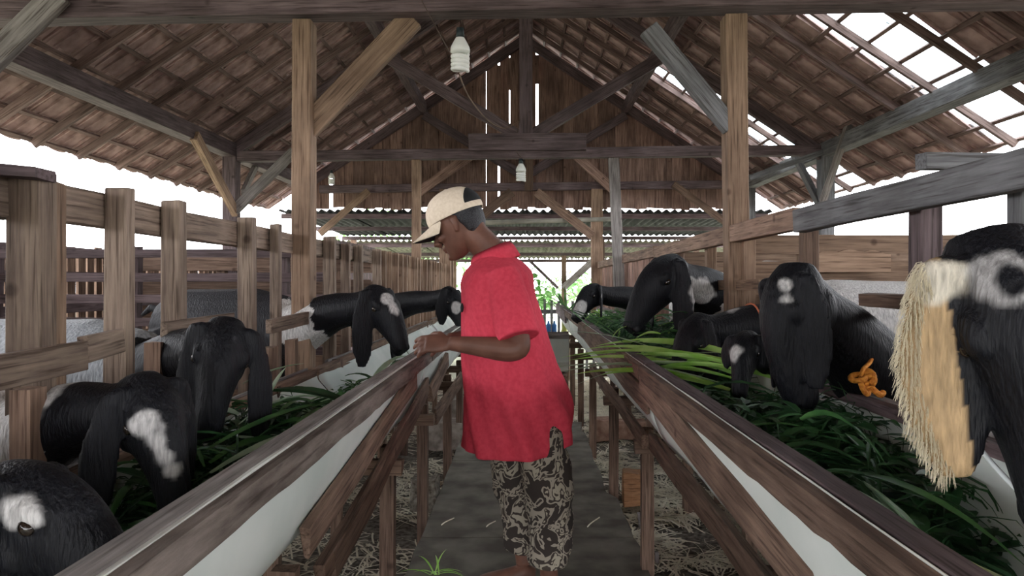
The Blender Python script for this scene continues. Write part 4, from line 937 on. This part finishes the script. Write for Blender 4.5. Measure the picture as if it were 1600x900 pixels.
def hand(Wp, fwd, back, thumbside, bm, curl=.5, k=1.0):
    """palm plus four fingers of different lengths and a thumb leaving the side of the palm"""
    f = V(fwd).normalized(); b = (V(back)-f*V(back).dot(f)).normalized(); a = V(thumbside); a = (a-f*a.dot(f)-b*a.dot(b)).normalized()
    tube(bm, [Wp-f*.01, Wp+f*.02, Wp+f*.055, Wp+f*.088], [(.024, .018), (.034, .017), (.040, .016), (.038, .013)], 14, ref=a)
    for i, (off, L, ang_) in enumerate(((.029, .070, .10), (.010, .078, .02), (-.010, .072, -.05), (-.028, .058, -.14))):
        p = Wp+f*.080+a*off; dd = (f+a*ang_).normalized(); pts = [p-dd*.015, p]; c = curl*(.8+.12*i)
        for j, seg in enumerate((.42, .32, .26)):
            dd = (dd*math.cos(c*(.5, .9, .6)[j])-b*math.sin(c*(.5, .9, .6)[j])).normalized(); pts.append(pts[-1]+dd*L*seg)
        tube(bm, pts, [.0095, .0098, .009, .0082, .0062], 10)
    p = Wp+f*.025+a*.022; pts = [p, p+(f*.5+a*.75-b*.3).normalized()*.035, p+(f*.5+a*.75-b*.3).normalized()*.035+(f*.85+a*.4-b*.5).normalized()*.03]; pts.append(pts[-1]+(f*.9+a*.1-b*.6).normalized()*.024)
    tube(bm, pts, [.014, .0125, .0108, .0075], 10)
hand(WRN, (-.97, .05, -.02), (.0, -.75, .65), (-.1, .6, .75), body, .65)
hand(WRF, (-.93, -.12, -.30), (-.2, 0, .95), (0, -1, 0), body, .75)
HPN = V((.01, MY-.085, .74)); HPF = V((-.035, MY+.085, .74))
KNN = V((.085, MY-.09, .42)); KNF = V((-.04, MY+.07, .43)); ANN = V((.09, MY-.085, .075)); ANF = V((-.0, MY+.06, .075))
for h, k_, a_ in ((HPN, KNN, ANN), (HPF, KNF, ANF)):
    tube(body, spl([h, h.lerp(k_, .5), k_, k_.lerp(a_, .35)+V((.012, 0, 0)), k_.lerp(a_, .8), a_], 3), [r for r, in spl([(.088,), (.075,), (.055,), (.054,), (.036,), (.034,)], 3)], 14)
    tube(body, [a_+V((.04, 0, -.042)), a_+V((-.0, 0, -.035)), a_+V((-.07, 0, -.047)), a_+V((-.14, .0, -.056)), a_+V((-.175, 0, -.060))], [(.024, .028), (.036, .032), (.026, .038), (.015, .042), (.009, .03)], 14, ref=(0, 0, 1))
    for i in range(5): q = a_+V((-.165+.011*abs(i-1), (i-2)*.0165, -.063)); tube(body, [q+V((.03, 0, .004)), q, q+V((-.02, 0, -.001))], [.010, .0095, .007], 8)
me = fuse(body, .0045, 3)
put('body', me, M['skin'], man)
for s in (-1, 1):
    bm = bmesh.new(); ball(bm, hp(.076, s*.030, .004), (.010, .012, .008), H3); put('eye', mesh_from(bm, smooth=True), M['black'], man)
# hair: close cropped, shows below the cap at back and side
bm = bmesh.new(); rs = []
for z, xb, xf, w in [(.09, -.088, .03, .066), (.05, -.106, .04, .080), (.01, -.110, .012, .0815), (-.02, -.103, -.022, .079), (-.045, -.088, -.035, .068), (-.058, -.075, -.045, .05)]:
    rs.append(ring(hp((xb+xf)/2, 0, z), fw*(xf-xb)/2, lf*w, 24))
skin_rings(bm, rs); put('hair', fuse(bm, .004, 3), M['hair'], man)
# cap: six-panel dome, brim, opening and strap at the back
CT = HM @ Matrix.Rotation(math.radians(-2), 4, 'Y')
def cp(x, y, z): return CT @ V((x, y, z))
bm = bmesh.new(); rs = []
prof = [(.030, 1.0), (.050, 1.02), (.075, .98), (.100, .87), (.122, .68), (.136, .42), (.142, .14)]
cxs = -.005; ax = .113; ay = .088
for z, r in spl(prof, 3): rs.append([cp(cxs+ax*r*math.cos(a)*(1+.0*math.cos(a)), ay*r*math.sin(a), z) for a in [i*2*math.pi/72 for i in range(72)]])
inner = [[p-(p-cp(cxs, 0, .05)).normalized()*.004 for p in r] for r in rs]
vs = [[bm.verts.new(p) for p in r] for r in rs]; vi = [[bm.verts.new(p) for p in r] for r in inner]; n = 72
def hole(j, i):   # half-moon opening over the strap, at the back
    a = abs(((i+.5) % 72)-36); return 3 <= j <= 10 and a < 11*math.sqrt(max(0, 1-((j-3)/8)**2))
for j in range(len(rs)-1):
    for i in range(n):
        bm.faces.new((vs[j][i], vs[j][(i+1) % n], vs[j+1][(i+1) % n], vs[j+1][i])); bm.faces.new((vi[j][i], vi[j+1][i], vi[j+1][(i+1) % n], vi[j][(i+1) % n]))
bm.faces.new(vs[-1]); bm.faces.new(vi[-1][::-1])
for i in range(n): bm.faces.new((vs[0][i], vi[0][i], vi[0][(i+1) % n], vs[0][(i+1) % n]))
cap = put('cap', mesh_from(bm, smooth=True), M['cap'], man)
bm = bmesh.new(); g = []; spr = spl(prof, 3)
for j in range(13):
    u = j/12; zz = .052+(.118-.052)*u
    for (za, ra), (zb, rb_) in zip(spr, spr[1:]):
        if za <= zz <= zb: rr_ = ra+(rb_-ra)*(zz-za)/(zb-za)
    half = math.radians(50)*math.sqrt(max(.0, 1-u*u)); g.append([bm.verts.new(cp(cxs+(ax*rr_+.0015)*math.cos(math.pi+a), (ay*rr_+.0015)*math.sin(math.pi+a), zz)) for a in [half*(2*i/16-1) for i in range(17)]])
for a_, b_ in zip(g, g[1:]):
    for i in range(16): bm.faces.new((a_[i], a_[i+1], b_[i+1], b_[i]))
put('back_opening', mesh_from(bm, smooth=True), M['black'], cap)['label'] = 'dark half-moon opening above the back strap'
bm = bmesh.new(); nu = 16; up_ = []
for lay, dz in ((0, 0), (1, -.004)):
    g = []
    for i in range(nu+1):
        a = math.radians(-72+144*i/nu); row = []
        for j in range(7):
            t = j/6; ext = .088*(math.cos(a*1.15)**.6 if math.cos(a*1.15) > 0 else 0)
            x = cxs+(ax*1.0)*math.cos(a)+ext*t; y = ay*math.sin(a)*(1-.10*t); z = .034-.020*t-.030*(y/.09)**2*(.25+.75*t)+dz
            row.append(bm.verts.new(cp(x, y, z)))
        g.append(row)
    up_.append(g)
    for i in range(nu):
        for j in range(6): bm.faces.new((g[i][j], g[i+1][j], g[i+1][j+1], g[i][j+1])[::1 if lay == 0 else -1])
a, b = up_
for i in range(nu): bm.faces.new((a[i][6], a[i+1][6], b[i+1][6], b[i][6]))
put('cap_brim', mesh_from(bm, smooth=True), M['cap'], cap)
bm = bmesh.new(); g = []
for i in range(nu+1):
    a = math.radians(-70+140*i/nu); row = []
    for j in range(7):
        t = j/6; ext = .085*(math.cos(a*1.15)**.6 if math.cos(a*1.15) > 0 else 0)
        row.append(bm.verts.new(cp(cxs+(ax*.98)*math.cos(a)+ext*t, ay*.98*math.sin(a)*(1-.10*t), .034-.020*t-.030*(math.sin(a)*ay*(1-.1*t)/.09)**2*(.25+.75*t)-.0065)))
    g.append(row)
for i in range(nu):
    for j in range(6): bm.faces.new((g[i][j], g[i][j+1], g[i+1][j+1], g[i+1][j]))
put('brim_underside', mesh_from(bm, smooth=True), M['black'], cap)['label'] = 'dark green-black underside of the cap brim'
bm = bmesh.new(); ball(bm, cp(cxs, 0, .144), (.007, .007, .003), H3, 2); put('cap_button', mesh_from(bm, smooth=True), M['cap'], cap)
# shirt
sb = bmesh.new(); rs = []
ring_spec = [(1.268, -.112, .070, .085), (1.24, -.102, .100, .135), (1.205, -.100, .128, .188), (1.16, -.103, .140, .208), (1.10, -.098, .146, .212), (1.02, -.085, .156, .212), (.92, -.070, .170, .208), (.80, -.052, .184, .220), (.70, -.038, .195, .235), (.60, -.036, .192, .240), (.54, -.040, .188, .238)]
sp_ = spl(ring_spec, 4); nn = 56
for q, (z, cx, rx, ry) in enumerate(sp_):
    r = []
    for i in range(nn):
        a = 2*math.pi*i/nn; fold = 0
        tl = max(0, (1.12-z)/.5)
        fold = .010*tl*math.sin(a*7+2.2*math.sin(z*9))+.006*tl*math.sin(a*13+z*22)+.010*noise.noise(V((math.cos(a)*2.2, math.sin(a)*2.2, z*8)))
        back = max(0, math.cos(a)); flare = .030*back**3*max(0, math.sin(min(1, max(0, (.86-z)/.22))*math.pi/2))
        zz = z+(.038*back**6*(1 if q > len(sp_)-3 else 0))
        r.append(V((cx+(rx+fold+flare)*math.cos(a), MY+(ry+fold)*math.sin(a), zz)))
    rs.append(r)
skin_rings(sb, rs)
def sleeve(S, E, cut, bm):
    e = S.lerp(E, cut); d = (E-S).normalized()
    tube(bm, spl([S+V((-.0, 0, .0))-d*.03, S.lerp(e, .35), S.lerp(e, .7), e], 3), [r for r, in spl([(.062,), (.072,), (.075,), (.076,)], 3)], 20)
sleeve(SHN, ELN, .82, sb); sleeve(SHF, ELF, .82, sb)
sme = fuse(sb, .0055, 4)
shirt = put('shirt', sme, M['shirt'], man)
# collar of the polo
bm = bmesh.new(); rs = []
for dz, k in ((-.012, 1.06), (.018, 1.0), (.030, .98), (.014, 1.10), (-.024, 1.28)):
    rs.append([V((-.118+.072*k*math.cos(a)+(-.30*dz), MY+.078*k*math.sin(a), 1.262+dz+.030*math.cos(a)+(.0 if k < 1.2 else -.012*max(0, -math.cos(a))))) for a in [math.pi+.12+(2*math.pi-.24)*i/40 for i in range(41)]])
vs = [[bm.verts.new(p) for p in r] for r in rs]
for a_, b_ in zip(vs, vs[1:]):
    for i in range(40): bm.faces.new((a_[i], a_[i+1], b_[i+1], b_[i]))
o = put('collar', mesh_from(bm, smooth=True), M['shirt'], shirt); md = o.modifiers.new('t', 'SOLIDIFY'); md.thickness = .004
# placket slit, pocket mark and sleeve hem
bm = bmesh.new(); c = V((-.228, MY-.125, 1.075))
ball(bm, c, (.006, .008, .018)); put('chest_emblem', mesh_from(bm, smooth=True), M['black'], shirt)['label'] = 'small dark emblem on the chest'
# trousers
tb = bmesh.new()
tube(tb, [V((-.02, MY, .82)), V((-.01, MY, .72)), V((.0, MY, .62))], [(.13, .165), (.14, .18), (.13, .17)], 24, ref=(1, 0, 0))
for h, k_, a_, o_ in ((HPN, KNN, ANN, 0), (HPF, KNF, ANF, 1)):
    bt = a_+V((0, 0, .055)); pts = spl([h, h.lerp(k_, .45), k_+V((-.0, 0, 0)), k_.lerp(bt, .5)+V((.005, 0, 0)), bt], 5); rad = [r for r, in spl([(.108,), (.106,), (.092,), (.084,), (.074,)], 5)]
    rs = []
    for q, (p, r) in enumerate(zip(pts, rad)):
        rs.append([V(p)+V(((r+.006*math.sin(3*a+q*.9)+.004*math.sin(q*1.9+a))*math.cos(a), (r+.005*math.sin(2*a-q*.7))*math.sin(a)*.98, 0)) for a in [i*2*math.pi/24 for i in range(24)]])
    skin_rings(tb, rs)
put('trousers', fuse(tb, .006, 3), M['camo'], man)
# rubber sandals
for a_ in (ANN, ANF):
    bm = bmesh.new(); n = 24; ol = [(a_.x-.065+.135*math.cos(t), a_.y+(.042+.008*math.cos(t+math.pi))*math.sin(t)) for t in [i*2*math.pi/n for i in range(n)]]
    skin_rings(bm, [[V((x, y, z)) for x, y in ol] for z in (.001, .014)]); put('sandal', mesh_from(bm), M['socket'], man)

# groups of repeats
for o in COL.objects:
    if o.parent: continue
    k = o.name.split('.')[0]; left = o.location.x < 0
    g = {'goat': 'goats feeding on the left' if left else 'goats feeding on the right', 'roof_truss': 'timber roof frames', 'light_bulb': 'spiral lamps', 'shrub': 'garden shrubs beyond the barn', 'bottle': 'blue bottles at the aisle end', 'green_feed': 'heaps of cut leaves in the troughs', 'purlin': 'roof purlins', 'wall_plate': 'eave beams', 'feeding_fence': 'feeding fences', 'stall_partition': 'stall dividers on the left' if left else 'stall dividers on the right', 'feed_trough': 'feeding troughs', 'lean_to_roof': 'lean-to roofs'}.get(k)
    if g: o['group'] = g
